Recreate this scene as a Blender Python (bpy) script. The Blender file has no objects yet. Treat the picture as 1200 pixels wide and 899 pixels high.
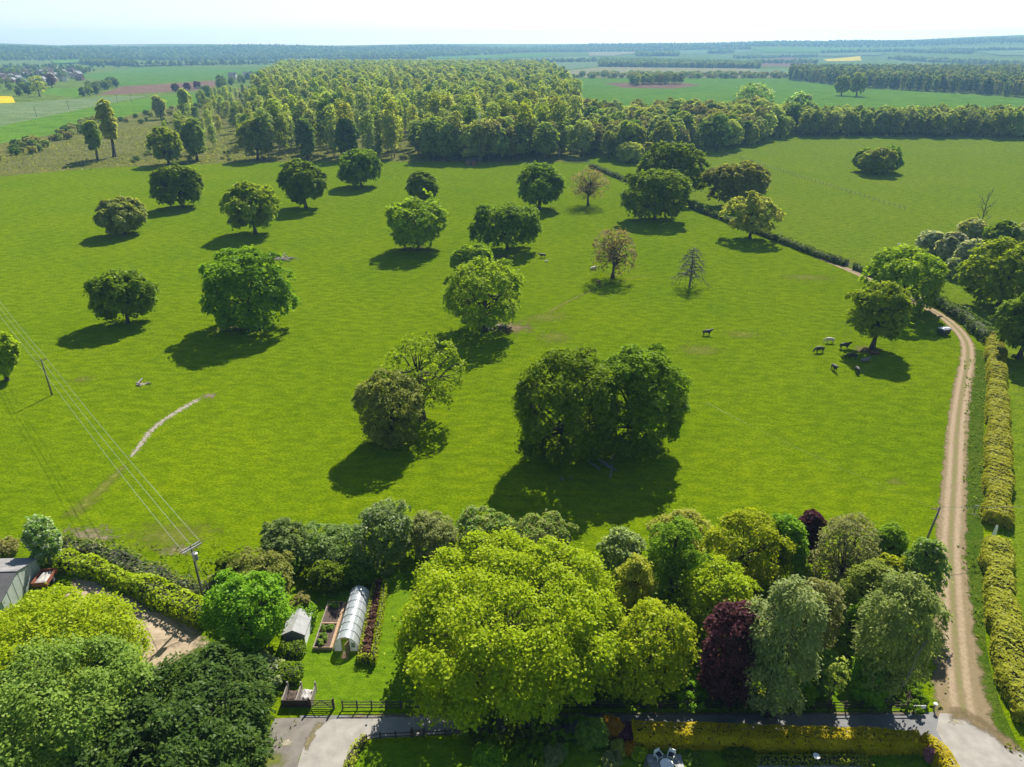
import bpy, bmesh, math, random
import numpy as np
from mathutils import Vector, Matrix
R_ = math.radians
sc = bpy.context.scene
col = sc.collection

# ------------------------------------------------------------------ camera
CAM_H, PITCH, FPX, CX, CY = 60.0, R_(25.4), 832.0, 600.0, 449.5
CP, SP = math.cos(PITCH), math.sin(PITCH)
cam = bpy.data.cameras.new('camera')
cam.sensor_fit = 'HORIZONTAL'; cam.sensor_width = 36.0; cam.lens = 36.0*FPX/1200.0
cam.clip_start = 0.5; cam.clip_end = 30000
camo = bpy.data.objects.new('camera', cam); col.objects.link(camo)
camo.location = (0, 0, CAM_H); camo.rotation_euler = (math.pi/2-PITCH, 0, 0)
sc.camera = camo
# ------------------------------------------------------------------ sky and sun
SUN_EL, SUN_AZ = R_(44), R_(17)          # azimuth measured from +Y towards +X
w = bpy.data.worlds.new('World'); sc.world = w; w.use_nodes = True
nt = w.node_tree; nt.nodes.clear()
sky = nt.nodes.new('ShaderNodeTexSky'); sky.sky_type = 'NISHITA'; sky.sun_disc = False
sky.sun_elevation = SUN_EL; sky.sun_rotation = SUN_AZ
sky.altitude = 100; sky.air_density = 1.0; sky.dust_density = 0.45; sky.ozone_density = 1.0
bg = nt.nodes.new('ShaderNodeBackground'); bg.inputs['Strength'].default_value = 0.06
wo = nt.nodes.new('ShaderNodeOutputWorld')
nt.links.new(sky.outputs[0], bg.inputs[0]); nt.links.new(bg.outputs[0], wo.inputs[0])
sun = bpy.data.lights.new('sun', 'SUN'); sun.energy = 5.0; sun.angle = R_(0.53); sun.color = (1.0, 0.95, 0.86)
suno = bpy.data.objects.new('sun', sun); col.objects.link(suno)
suno.location = (60, 200, 300)
sdir = Vector((math.sin(SUN_AZ)*math.cos(SUN_EL), math.cos(SUN_AZ)*math.cos(SUN_EL), math.sin(SUN_EL)))
suno.rotation_euler = sdir.to_track_quat('Z', 'Y').to_euler()
sc.view_settings.view_transform = 'Standard'; sc.view_settings.look = 'None'
sc.view_settings.gamma = 1.0; sc.view_settings.exposure = 1.2
sc.render.engine = 'CYCLES'
sc.cycles.use_denoising = True; sc.cycles.denoiser = 'OPENIMAGEDENOISE'; sc.cycles.denoising_prefilter = 'NONE'
sc.cycles.max_bounces = 7; sc.cycles.diffuse_bounces = 3; sc.cycles.transmission_bounces = 5
sc.cycles.transparent_max_bounces = 8; sc.cycles.volume_bounces = 0; sc.cycles.glossy_bounces = 2
sc.cycles.caustics_reflective = False; sc.cycles.caustics_refractive = False

# ------------------------------------------------------------------ pixel <-> place
SIL = np.array([(-2500,52),(-300,50),(0,51.5),(70,53.5),(110,52.5),(200,52),(400,53.5),(500,51.5),(600,52.5),(700,51.5),(850,50.5),(905,48.5),(960,49),(1060,48),(1130,45),(1200,43),(1500,42),(4000,50)], float)
def hills(x, y):
    """height of the ground: level out to 2.7 km, then rising to the hills on the skyline"""
    x = np.asarray(x, float); y = np.asarray(y, float)
    d = np.hypot(x, y)
    yy = np.maximum(y, 0.05*d)
    px = CX + FPX*x/np.maximum(yy*CP+CAM_H*SP, 1)
    s = np.interp(px, SIL[:, 0], SIL[:, 1])
    top = 60 + (54.5-s)/1010.0*7000.0
    t = np.clip((d-2700)/(7000-2700), 0, 1); t = t*t*(3-2*t)
    n = np.sin(x*0.0021+1.3)*np.cos(y*0.0017+0.4)*9 + np.sin(x*0.0047+y*0.0031)*4
    return top*t + n*np.clip((d-2700)/1500, 0, 1)*np.clip((7500-d)/1500, 0, 1)
def ray(px, py):
    a = (px-CX)/FPX; b = (CY-py)/FPX
    return np.array([a, CP+b*SP, -SP+b*CP])
def at(px, py, z=0.0):
    """where the sight line through a pixel meets the ground (raised by z)"""
    d = ray(px, py)
    if d[2] < -1e-4:
        t = (z-CAM_H)/d[2]
        if math.hypot(d[0]*t, d[1]*t) < 2700: return Vector((d[0]*t, d[1]*t, z))
    k = math.hypot(d[0], d[1]); last = 2690
    for D in np.arange(2700, 8600, 20.0):
        t = D/k
        if CAM_H+d[2]*t <= float(hills(d[0]*t, d[1]*t))+z:
            return Vector((d[0]*t, d[1]*t, CAM_H+d[2]*t))
    t = 7400/k
    return Vector((d[0]*t, d[1]*t, float(hills(d[0]*t, d[1]*t))+z))
def proj(P):
    P = np.atleast_2d(np.asarray(P, float)); zz = P[:, 2]-CAM_H
    dep = P[:, 1]*CP-zz*SP; up = P[:, 1]*SP+zz*CP
    return CX+FPX*P[:, 0]/dep, CY-FPX*up/dep
_i = np.arange(260); _z = 1-2*(_i+.5)/260; _a = _i*2.399963
USPH = np.stack([np.sqrt(1-_z*_z)*np.cos(_a), np.sqrt(1-_z*_z)*np.sin(_a), _z], 1)
def fit(x0, x1, yt, base=None, yb=None, zf=0.12, p=2.3):
    """place and size of a tree whose crown spans x0..x1, tops out at yt, and stands at a base pixel or has its crown bottom at yb"""
    U = USPH/((np.abs(USPH)**p).sum(1)**(1/p))[:, None]
    def inner(Y):
        X, R, H = 0.0, 4.0, 9.0
        for _ in range(14):
            zb = zf*H; rz = (H-zb)/2
            px, py = proj(U*[R, R, rz]+[X, Y, zb+rz])
            R *= (x1-x0)/(px.max()-px.min())
            dep = Y*CP+(CAM_H-H*.5)*SP
            X += ((x0+x1)/2-(px.max()+px.min())/2)*dep/FPX
            H = max(1.0, H+(py.min()-yt)*dep/FPX*0.9)
        return X, R, H, py.max()
    if base is not None:
        Y = at(*base).y; X, R, H, b = inner(Y)
    else:
        lo, hi = at(600, min(yb+90, 1400)).y, at(600, max(yb-60, 70)).y
        for _ in range(18):
            Y = (lo+hi)/2; X, R, H, b = inner(Y)
            if b > yb: lo = Y
            else: hi = Y
    return X, Y, R, H

# ------------------------------------------------------------------ materials
MATS = {}
def newmat(name):
    m = bpy.data.materials.new(name); m.use_nodes = True
    m.node_tree.nodes.clear(); MATS[name] = m
    return m, m.node_tree.nodes, m.node_tree.links
def N(ns, t, **kw):
    n = ns.new('ShaderNode'+t)
    for k, v in kw.items():
        if k in n.inputs.keys(): n.inputs[k].default_value = v
        else: setattr(n, k, v)
    return n
def c4(c): return (c[0], c[1], c[2], 1.0)
def mixc(ns, ls, fac, a, b, mode='MIX'):
    n = ns.new('ShaderNodeMix'); n.data_type = 'RGBA'; n.blend_type = mode
    for sock, v in ((n.inputs[0], fac), (n.inputs[6], a), (n.inputs[7], b)):
        if hasattr(v, 'is_output'): ls.new(v, sock)
        elif isinstance(v, (tuple, list)): sock.default_value = c4(v)
        else: sock.default_value = v
    return n.outputs[2]
def mrange(ns, ls, v, a, b, c=0.0, d=1.0):
    n = ns.new('ShaderNodeMapRange'); n.clamp = True
    ls.new(v, n.inputs[0])
    for i, q in enumerate((a, b, c, d)): n.inputs[i+1].default_value = q
    return n.outputs[0]
def noise(ns, ls, scale, detail=4, rough=.55, vec=None, dist=0.0):
    n = N(ns, 'TexNoise', Scale=scale, Detail=detail, Roughness=rough, Distortion=dist)
    if vec is not None: ls.new(vec, n.inputs['Vector'])
    return n.outputs[0]
def leafmat(name, a, b, trans=.45, tcol=None, gloss=.004, bright=1.0):
    m, ns, ls = newmat(name)
    at_ = N(ns, 'Attribute', attribute_name='tint')
    oi = N(ns, 'ObjectInfo')
    base = mixc(ns, ls, at_.outputs['Fac'], tuple(x*bright for x in a), tuple(x*bright for x in b))
    hs = N(ns, 'HueSaturation'); ls.new(base, hs.inputs['Color'])
    ls.new(mrange(ns, ls, oi.outputs['Random'], 0, 1, .485, .512), hs.inputs['Hue'])
    ls.new(mrange(ns, ls, oi.outputs['Random'], 0, 1, .88, 1.14), hs.inputs['Value'])
    d = N(ns, 'BsdfDiffuse'); ls.new(hs.outputs[0], d.inputs[0])
    tr = N(ns, 'BsdfTranslucent')
    ls.new(mixc(ns, ls, 1.0, hs.outputs[0], tcol or (1.42, 1.40, .5), 'MULTIPLY'), tr.inputs[0])
    mx = N(ns, 'MixShader'); mx.inputs[0].default_value = trans
    ls.new(d.outputs[0], mx.inputs[1]); ls.new(tr.outputs[0], mx.inputs[2])
    g = N(ns, 'BsdfGlossy', Roughness=.42); g.inputs[0].default_value = (.9, .95, .9, 1)
    m2 = N(ns, 'MixShader'); m2.inputs[0].default_value = gloss
    ls.new(mx.outputs[0], m2.inputs[1]); ls.new(g.outputs[0], m2.inputs[2])
    o = N(ns, 'OutputMaterial'); ls.new(m2.outputs[0], o.inputs[0])
    return m
def plain(name, a, b=None, scale=2.0, rough=.8, bump=0.0, bscale=None, metal=0.0, detail=5, stretch=None, bdist=.05):
    m, ns, ls = newmat(name)
    b = b or tuple(x*.7 for x in a)
    tc = N(ns, 'TexCoord'); vec = tc.outputs['Object']
    if stretch:
        mp = N(ns, 'Mapping'); mp.inputs['Scale'].default_value = stretch; ls.new(vec, mp.inputs[0]); vec = mp.outputs[0]
    f = noise(ns, ls, scale, detail, .6, vec)
    c = mixc(ns, ls, mrange(ns, ls, f, .32, .68), a, b)
    p = N(ns, 'BsdfPrincipled', Roughness=rough, Metallic=metal)
    ls.new(c, p.inputs['Base Color'])
    if bump:
        bn = N(ns, 'Bump', Strength=bump, Distance=bdist)
        ls.new(noise(ns, ls, bscale or scale*4, 4, .6, vec), bn.inputs['Height']); ls.new(bn.outputs[0], p.inputs['Normal'])
    o = N(ns, 'OutputMaterial'); ls.new(p.outputs[0], o.inputs[0])
    return m
def grass(name, cols, s1=.035, s2=.35, s3=2.2, bump=.6, sub=0.0):
    """mown or grazed turf: broad drifts, metre patches and a fine sward, all real colour differences of the grass"""
    m, ns, ls = newmat(name)
    tc = N(ns, 'TexCoord'); v = tc.outputs['Object']
    mp = N(ns, 'Mapping'); mp.inputs['Scale'].default_value = (1, 1.9, 1); mp.inputs['Rotation'].default_value = (0, 0, .35); ls.new(v, mp.inputs[0])
    f1 = mrange(ns, ls, noise(ns, ls, s1, 3, .6, v, .4), .33, .67)
    f2 = mrange(ns, ls, noise(ns, ls, s2, 5, .65, mp.outputs[0]), .39, .62)
    f3 = mrange(ns, ls, noise(ns, ls, s3, 5, .75, mp.outputs[0]), .38, .62)
    c = mixc(ns, ls, f1, cols[0], cols[1])
    k = mixc(ns, ls, f2, (.74, .80, .78), (1.20, 1.15, 1.2))
    c = mixc(ns, ls, 1.0, c, k, 'MULTIPLY')
    k = mixc(ns, ls, f3, (.58, .66, .6), (1.38, 1.30, 1.4))
    c = mixc(ns, ls, 1.0, c, k, 'MULTIPLY')
    if len(cols) > 2:                        # straw-coloured or darker tufts here and there
        f4 = mrange(ns, ls, noise(ns, ls, s2*1.7, 6, .8, v), .62, .74, 0, .5)
        c = mixc(ns, ls, f4, c, cols[2])
    d = N(ns, 'BsdfDiffuse', Roughness=.6); ls.new(c, d.inputs[0])
    bn = N(ns, 'Bump', Strength=bump, Distance=.25)
    ls.new(f3, bn.inputs['Height']); ls.new(bn.outputs[0], d.inputs['Normal'])
    o = N(ns, 'OutputMaterial'); ls.new(d.outputs[0], o.inputs[0])
    return m
def worn(name, a, b, amp=.75, scale=.9, cut=.62, soft=.2, rough=.95, grassy=None):
    """bare earth or stones with a ragged edge: the sheet is cut away by noise towards its edge (attribute e: 0 middle, 1 rim)"""
    m, ns, ls = newmat(name)
    tc = N(ns, 'TexCoord'); v = tc.outputs['Object']
    e = N(ns, 'Attribute', attribute_name='e').outputs['Fac']
    f = noise(ns, ls, scale, 6, .7, v)
    ad = N(ns, 'Math', operation='MULTIPLY_ADD'); ls.new(f, ad.inputs[0]); ad.inputs[1].default_value = amp*2; ls.new(e, ad.inputs[2])
    sb = N(ns, 'Math', operation='SUBTRACT'); ls.new(ad.outputs[0], sb.inputs[0]); sb.inputs[1].default_value = amp
    mask = mrange(ns, ls, sb.outputs[0], cut-soft, cut+soft, 1, 0)
    c = mixc(ns, ls, mrange(ns, ls, noise(ns, ls, scale*3.5, 6, .7, v), .35, .65), a, b)
    d = N(ns, 'BsdfDiffuse'); ls.new(c, d.inputs[0])
    bn = N(ns, 'Bump', Strength=.5, Distance=.08); ls.new(noise(ns, ls, scale*8, 4, .7, v), bn.inputs['Height']); ls.new(bn.outputs[0], d.inputs['Normal'])
    t = N(ns, 'BsdfTransparent'); mx = N(ns, 'MixShader')
    ls.new(mask, mx.inputs[0]); ls.new(t.outputs[0], mx.inputs[1]); ls.new(d.outputs[0], mx.inputs[2])
    o = N(ns, 'OutputMaterial'); ls.new(mx.outputs[0], o.inputs[0])
    return m

LEAF = dict(
 oak=((.048,.088,.004),(.112,.165,.007)), oakdark=((.042,.076,.004),(.100,.148,.007)), oaklight=((.078,.118,.005),(.150,.190,.009)),
 lime=((.110,.150,.003),(.185,.212,.006)), brown=((.085,.060,.036),(.135,.102,.058)), olive=((.088,.105,.018),(.140,.152,.032)),
 conifer=((.014,.036,.006),(.055,.090,.014)), copper=((.026,.009,.012),(.070,.024,.030)), willow=((.090,.120,.036),(.165,.190,.075)),
 blossom=((.30,.33,.20),(.62,.62,.50)), yellow=((.15,.175,.012),(.225,.24,.03)), chestnut=((.060,.115,.012),(.135,.190,.035)),
 bright=((.060,.125,.005),(.120,.190,.010)), viburnum=((.045,.085,.014),(.135,.175,.060)), greyolive=((.095,.110,.034),(.160,.170,.058)),
 pale=((.135,.165,.022),(.215,.225,.045)), palewood=((.140,.180,.035),(.215,.240,.065)), birch=((.090,.122,.028),(.155,.178,.055)), darkwood=((.038,.070,.012),(.075,.115,.020)),
 midwood=((.085,.118,.016),(.135,.160,.028)), rustwood=((.105,.105,.030),(.150,.145,.045)), pine=((.024,.045,.014),(.060,.085,.024)),
 gold=((.34,.26,.003),(.48,.38,.006)), hedge=((.125,.145,.010),(.195,.205,.018)), hedgedark=((.030,.055,.008),(.065,.095,.016)),
 orange=((.30,.14,.01),(.42,.24,.02)), purple=((.055,.018,.03),(.11,.045,.06)), pink=((.40,.16,.20),(.55,.28,.32)),
 farwood=((.035,.062,.020),(.065,.095,.030)), rough=((.075,.10,.015),(.13,.14,.035)), nettle=((.05,.09,.008),(.10,.14,.02)), redleaf=((.12,.06,.04),(.23,.13,.09)))
for k, (a, b) in LEAF.items():
    q = .95 if k in ('gold', 'rape', 'orange', 'pink', 'blossom', 'redleaf') else 1.85
    leafmat('leaf_'+k, tuple(x*q for x in a), tuple(x*q for x in b))
plain('bark', (.075,.055,.038), (.035,.027,.02), 3, .95, .6, 9, stretch=(1,1,.25))
plain('bark_pale', (.22,.20,.17), (.11,.10,.08), 3, .9, .5, 9, stretch=(1,1,.25))
plain('bark_grey', (.15,.13,.115), (.075,.065,.055), 3, .9, .5, 9, stretch=(1,1,.25))
grass('pasture', ((.135,.215,.002),(.165,.240,.002),(.175,.190,.015)))
# ------------------------------------------------------------------ mesh helpers
def mesh_np(name, V, Q, mats, midx=None, tint=None, attrs=None, smooth=False):
    """V (n,3); Q (m,k) faces of one size or a list of such arrays; tint per face; attrs per vertex"""
    me = bpy.data.meshes.new(name)
    Qs = Q if isinstance(Q, list) else [Q]
    Qs = [q for q in Qs if len(q)]
    V = np.ascontiguousarray(V, np.float32)
    me.vertices.add(len(V)); me.vertices.foreach_set('co', V.ravel())
    loops = np.concatenate([q.ravel() for q in Qs]).astype(np.int32)
    tot = np.concatenate([np.full(len(q), q.shape[1], np.int32) for q in Qs])
    st = np.concatenate([[0], np.cumsum(tot)[:-1]]).astype(np.int32)
    me.loops.add(len(loops)); me.loops.foreach_set('vertex_index', loops)
    me.polygons.add(len(tot)); me.polygons.foreach_set('loop_start', st)
    for m in (mats if isinstance(mats, (list, tuple)) else [mats]): me.materials.append(MATS[m])
    if midx is not None: me.polygons.foreach_set('material_index', np.asarray(midx, np.int32))
    if smooth: me.polygons.foreach_set('use_smooth', np.ones(len(tot), bool))
    if tint is not None:
        a = me.attributes.new('tint', 'FLOAT', 'FACE'); a.data.foreach_set('value', np.asarray(tint, np.float32))
    for k, v in (attrs or {}).items():
        a = me.attributes.new(k, 'FLOAT', 'POINT'); a.data.foreach_set('value', np.asarray(v, np.float32))
    me.update(calc_edges=True)
    return me
def link(name, me, parent=None, loc=None, rotz=0.0, scale=None):
    o = bpy.data.objects.new(name, me); col.objects.link(o)
    if parent is not None: o.parent = parent
    if loc is not None: o.location = loc
    if rotz: o.rotation_euler = (0, 0, rotz)
    if scale is not None: o.scale = scale
    return o
def tag(o, label, cat=None, group=None, kind=None):
    if label: o['label'] = label
    if cat: o['category'] = cat
    if group: o['group'] = group
    if kind: o['kind'] = kind
    return o
def thing(name, label, cat, loc=(0, 0, 0), rotz=0.0, group=None):
    return tag(link(name, None, None, loc, rotz), label, cat, group)
class MB:
    """collects boxes, prisms and tubes into one mesh"""
    def __init__(s): s.v = []; s.f = []; s.m = []
    def add(s, vs, fs, m=0):
        n = len(s.v); s.v += [tuple(map(float, p)) for p in vs]; s.f += [tuple(i+n for i in f) for f in fs]; s.m += [m]*len(fs); return s
    def box(s, x0, x1, y0, y1, z0, z1, m=0):
        return s.add([(x0,y0,z0),(x1,y0,z0),(x1,y1,z0),(x0,y1,z0),(x0,y0,z1),(x1,y0,z1),(x1,y1,z1),(x0,y1,z1)],
                     [(0,3,2,1),(4,5,6,7),(0,1,5,4),(1,2,6,5),(2,3,7,6),(3,0,4,7)], m)
    def bar(s, a, b, wd, ht, m=0):
        """box between two points, wd across, ht upwards"""
        a = Vector(a); b = Vector(b); d = (b-a).normalized()
        u = Vector((0, 0, 1)) if abs(d.z) < .95 else Vector((0, 1, 0))
        r = d.cross(u).normalized(); u = r.cross(d).normalized()
        vs = [p+r*sx*wd/2+u*sz*ht/2 for p in (a, b) for sx, sz in ((-1,-1),(1,-1),(1,1),(-1,1))]
        return s.add(vs, [(3,2,1,0),(4,5,6,7),(0,1,5,4),(1,2,6,5),(2,3,7,6),(3,0,4,7)], m)
    def tube(s, pts, rad, n=8, m=0, caps=True):
        pts = [Vector(p) for p in pts]; rads = rad if isinstance(rad, (list, tuple)) else [rad]*len(pts)
        vs = []; prev = None
        for i, p in enumerate(pts):
            d = (pts[min(i+1, len(pts)-1)]-pts[max(i-1, 0)])
            d = d.normalized() if d.length > 1e-9 else Vector((0, 0, 1))
            ref = Vector((1, 0, 0)) if abs(d.x) < .9 else Vector((0, 1, 0))
            a = d.cross(ref).normalized(); b = d.cross(a)
            for k in range(n):
                t = 2*math.pi*k/n; vs.append(p+(a*math.cos(t)+b*math.sin(t))*rads[i])
        fs = [(i*n+k, i*n+(k+1) % n, (i+1)*n+(k+1) % n, (i+1)*n+k) for i in range(len(pts)-1) for k in range(n)]
        if caps: fs += [tuple(range(n-1, -1, -1)), tuple((len(pts)-1)*n+k for k in range(n))]
        return s.add(vs, fs, m)
    def mesh(s, name, mats, smooth=False):
        me = bpy.data.meshes.new(name); me.from_pydata(s.v, [], s.f)
        for m in (mats if isinstance(mats, (list, tuple)) else [mats]): me.materials.append(MATS[m])
        me.polygons.foreach_set('material_index', s.m)
        bm = bmesh.new(); bm.from_mesh(me); bmesh.ops.recalc_face_normals(bm, faces=bm.faces); bm.to_mesh(me); bm.free()
        if smooth: me.polygons.foreach_set('use_smooth', [True]*len(me.polygons))
        me.update(); return me
    def build(s, name, mats, parent=None, loc=None, rotz=0.0, smooth=False):
        return link(name, s.mesh(name, mats, smooth), parent, loc, rotz)
def unit(a): return a/np.maximum(np.linalg.norm(a, axis=-1, keepdims=True), 1e-9)
def rdir(rng, n): return unit(rng.normal(size=(n, 3)))
def leaf_quads(P, Nn, size, rng, asp=1.4, along=None, fold=.18):
    """one folded lozenge of leaves per point"""
    n = len(P)
    t = rdir(rng, n) if along is None else along+rng.normal(size=(n, 3))*.25
    t = unit(t-(t*Nn).sum(1, keepdims=True)*Nn); b = np.cross(Nn, t)
    s = (size*rng.uniform(.65, 1.35, n))[:, None] if np.isscalar(size) else size[:, None]
    j = rng.uniform(.75, 1.25, (n, 4, 1))
    V = np.stack([P-t*s*asp*.5*j[:, 0], P+b*s*.5*j[:, 1]+Nn*s*fold, P+t*s*asp*.5*j[:, 2], P-b*s*.5*j[:, 3]+Nn*s*fold], 1)
    return V.reshape(-1, 3), np.arange(4*n).reshape(n, 4)
def crown_arrays(seed, R, H, zb, nl=34, cl=14, lv=20, ls=.34, lobe=.38, cr=.34, up=.35, rnd=.75, asp=1.4, squash=.85, hang=0.0, bot=-.86, irr=.14, taper=0.0, spray=0.0, inner=.06, lean=0.0, p=2.3):
    rng = np.random.default_rng(seed)
    i = np.arange(nl); z = 1-2*(i+.5)/nl; a = i*2.399963+rng.uniform(0, 6)
    d = unit(np.stack([np.sqrt(1-z*z)*np.cos(a), np.sqrt(1-z*z)*np.sin(a), z], 1)+rng.normal(size=(nl, 3))*.16)
    d = d[d[:, 2] > bot]; n = len(d); d = d/((np.abs(d)**p).sum(1)**(1/p))[:, None]
    rz = (H-zb)/2; cz = zb+rz
    az = np.arctan2(d[:, 1], d[:, 0]); ph = rng.uniform(0, 6.28, 3)
    f = 1+irr*np.sin(2*az+ph[0])+.7*irr*np.sin(3*az+ph[1])+.6*irr*np.sin(4*d[:, 2]+ph[2])
    lr = lobe*(R*.65+rz*.35)*rng.uniform(.72, 1.25, n)
    lr = np.minimum(lr, min(R, rz)*.7)
    u = rng.uniform(.82, 1.04, n)
    tp = 1-taper*(d[:, 2]*.5+.5)
    C = d*np.stack([(R-lr*.85)*f*u*tp, (R-lr*.85)*f*u*tp, (rz-lr*squash*.85)*u], 1)+[0, 0, cz]
    C[:, 0] += lean*(C[:, 2]-zb)
    dd = unit(rdir(rng, n*cl)+.62*np.repeat(d, cl, 0)+[0, 0, .25]); pn = unit(dd+[0, 0, .7])
    lrr = np.repeat(lr, cl)[:, None]
    cc = np.repeat(C, cl, 0)+dd*lrr*rng.uniform(.72, 1.06, (n*cl, 1))*[1, 1, squash]
    inn = rng.uniform(size=n*cl) < inner
    cc[inn] = np.repeat(C, cl, 0)[inn]*[.7, .7, 1]+rng.normal(size=(inn.sum(), 3))*lrr[inn]*.5
    crad = cr*lrr*rng.uniform(.65, 1.3, (n*cl, 1))
    D = np.repeat(pn, lv, 0); g = rng.normal(size=(len(D), 3))*.62
    g -= .7*(g*D).sum(1, keepdims=True)*D
    P = np.repeat(cc, lv, 0)+g*np.repeat(crad, lv, 0)
    if hang: P[:, 2] -= hang*rng.uniform(0, 1, len(P))**1.5
    P[:, 2] = np.maximum(P[:, 2], max(.12, zb*.5))
    Nn = unit(D*.85+[0, 0, up]+rdir(rng, len(D))*rnd)
    along = None
    if spray: along = unit(D*[1, 1, .2]+[0, 0, -spray])
    V, Q = leaf_quads(P, Nn, ls, rng, asp, along)
    tint = np.clip(.6*np.repeat(rng.uniform(0, 1, n*cl), lv)+.4*rng.uniform(0, 1, len(P)), 0, 1)
    return V, Q, tint, C
def tubes_np(paths, n=6):
    """paths: list of (points (k,3), radii (k)) -> V, Q"""
    Vs, Qs, o = [], [], 0
    t = np.arange(n)*2*np.pi/n; cs, sn = np.cos(t), np.sin(t)
    for P, r in paths:
        P = np.asarray(P, float); k = len(P)
        d = unit(np.gradient(P, axis=0)); ref = np.where(np.abs(d[:, :1]) < .8, [[1., 0, 0]], [[0, 1., 0]])
        a = unit(np.cross(d, ref)); b = np.cross(d, a)
        Vs.append((P[:, None]+(a[:, None]*cs[None, :, None]+b[:, None]*sn[None, :, None])*np.asarray(r)[:, None, None]).reshape(-1, 3))
        i = (np.arange(k-1)[:, None]*n+np.arange(n)[None]); j = (np.arange(k-1)[:, None]*n+(np.arange(n)[None]+1) % n)
        Qs.append(np.stack([i, j, j+n, i+n], -1).reshape(-1, 4)+o); o += k*n
    return np.concatenate(Vs), np.concatenate(Qs)
def trunk_arrays(seed, H, zb, C, rad, stems=1, limbs=None, bend=.04, top=.62, spread=.6):
    rng = np.random.default_rng(seed+77); paths = []
    C = np.asarray(C); limbs = limbs or min(len(C), 26)
    pick = rng.permutation(len(C))[:limbs]
    for s in range(stems):
        off = np.array([rng.normal()*spread, rng.normal()*spread, 0])*(stems > 1)
        h = np.linspace(0, 1, 7); tz = (zb+(H-zb)*top)
        P = np.stack([off[0]*(.3+h*2.2)+np.sin(h*3+rng.uniform(0, 6))*bend*H*h, off[1]*(.3+h*2.2)+np.cos(h*3+rng.uniform(0, 6))*bend*H*h, h*tz], 1)
        P[0, 2] = -.15
        r = rad*(1-.72*h)*(.75 if stems > 1 else 1); r[0] *= 1.45
        paths.append((P, r))
        for q in pick[s::stems]:
            c = C[q]; h0 = rng.uniform(.3, .92) if c[2] > tz*.5 else rng.uniform(.25, .5)
            k = h0*6; i0 = int(k); b0 = P[i0]*(1-(k-i0))+P[min(i0+1, 6)]*(k-i0)
            t = np.linspace(0, 1, 6)[:, None]; mid = b0*.45+c*.55+[0, 0, -.06*H*0+.04*H]+rng.normal(size=3)*.04*H
            B = b0*(1-t)**2+2*mid*t*(1-t)+c*t*t
            paths.append((B, rad*(.42-.30*t[:, 0])*rng.uniform(.7, 1.1)))
            for _ in range(2):
                i1 = rng.integers(2, 5); e = c+rng.normal(size=3)*.05*H
                t2 = np.linspace(0, 1, 4)[:, None]; B2 = B[i1]*(1-t2)+e*t2+[0, 0, .02*H]*np.sin(t2*3.14)
                paths.append((B2, rad*(.15-.11*t2[:, 0])))
    return tubes_np(paths, 5)
def tree(name, label, x, y, Rr, H, leaf, zf=.12, seed=1, group=None, cat='tree', bark='bark', rad=None, stems=1, rot=0.0, limbs=None, flowers=None, **kw):
    zb = zf*H
    V, Q, t, C = crown_arrays(seed, Rr, H, zb, **kw)
    o = thing(name, label, cat, (x, y, 0), rot, group)
    if flowers:                               # a share of the lozenges are blossom, near the outside of the clumps
        rng = np.random.default_rng(seed+5); mi = (rng.uniform(size=len(Q)) < flowers[1]).astype(int)
        link('crown', mesh_np('crown', V, Q, ['leaf_'+leaf, 'leaf_'+flowers[0]], mi, t), o)
    else:
        link('crown', mesh_np('crown', V, Q, 'leaf_'+leaf, None, t), o)
    TV, TQ = trunk_arrays(seed, H, zb, C, rad or max(.09, .036*H), stems, limbs)
    link('trunk', mesh_np('trunk', TV, TQ, bark, smooth=True), o)
    return o
def proto_tree(seed, Rr, H, leaf, zf, bark='bark', rad=None, limbs=8, **kw):
    """one mesh with leaves and trunk, for trees too far off to take apart; also returns the two meshes on their own"""
    zb = zf*H
    V, Q, t, C = crown_arrays(seed, Rr, H, zb, **kw)
    TV, TQ = trunk_arrays(seed, H, zb, C, rad or .02*H, 1, limbs)
    both = mesh_np('tree', np.concatenate([V, TV]), np.concatenate([Q, TQ+len(V)]), ['leaf_'+leaf, bark],
                   np.r_[np.zeros(len(Q), int), np.ones(len(TQ), int)], np.r_[t, np.full(len(TQ), .5)])
    return dict(both=both, crown=mesh_np('crown', V, Q, 'leaf_'+leaf, None, t), trunk=mesh_np('trunk', TV, TQ, bark, smooth=True), H=H, R=Rr)
def put(p, name, label, cat, x, y, s, rot, group, parts=False, z=0.0, sz=None):
    scl = (s, s, s if sz is None else sz)
    if parts:
        o = thing(name, label, cat, (x, y, z), rot, group); o.scale = scl
        link('crown', p['crown'], o); link('trunk', p['trunk'], o)
    else:
        o = tag(link(name, p['both'], None, (x, y, z), rot, scl), label, cat, group)
    return o
def inpoly(X, Y, poly):
    c = np.zeros(len(X), bool); n = len(poly)
    for i in range(n):
        x1, y1 = poly[i][0], poly[i][1]; x2, y2 = poly[(i+1) % n][0], poly[(i+1) % n][1]
        k = ((y1 > Y) != (y2 > Y)) & (X < (x2-x1)*(Y-y1)/((y2-y1) if abs(y2-y1) > 1e-9 else 1e-9)+x1)
        c ^= k
    return c
def scatter(poly_px, spacing, seed, jit=.5):
    poly = [at(*p) for p in poly_px]; rng = np.random.default_rng(seed)
    x0, x1 = min(p.x for p in poly), max(p.x for p in poly); y0, y1 = min(p.y for p in poly), max(p.y for p in poly)
    gx, gy = np.meshgrid(np.arange(x0, x1, spacing), np.arange(y0, y1, spacing))
    X = gx.ravel()+rng.uniform(-jit, jit, gx.size)*spacing; Y = gy.ravel()+rng.uniform(-jit, jit, gx.size)*spacing
    k = inpoly(X, Y, poly); X, Y = X[k], Y[k]
    o = np.argsort(Y); return X[o], Y[o]
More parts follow.
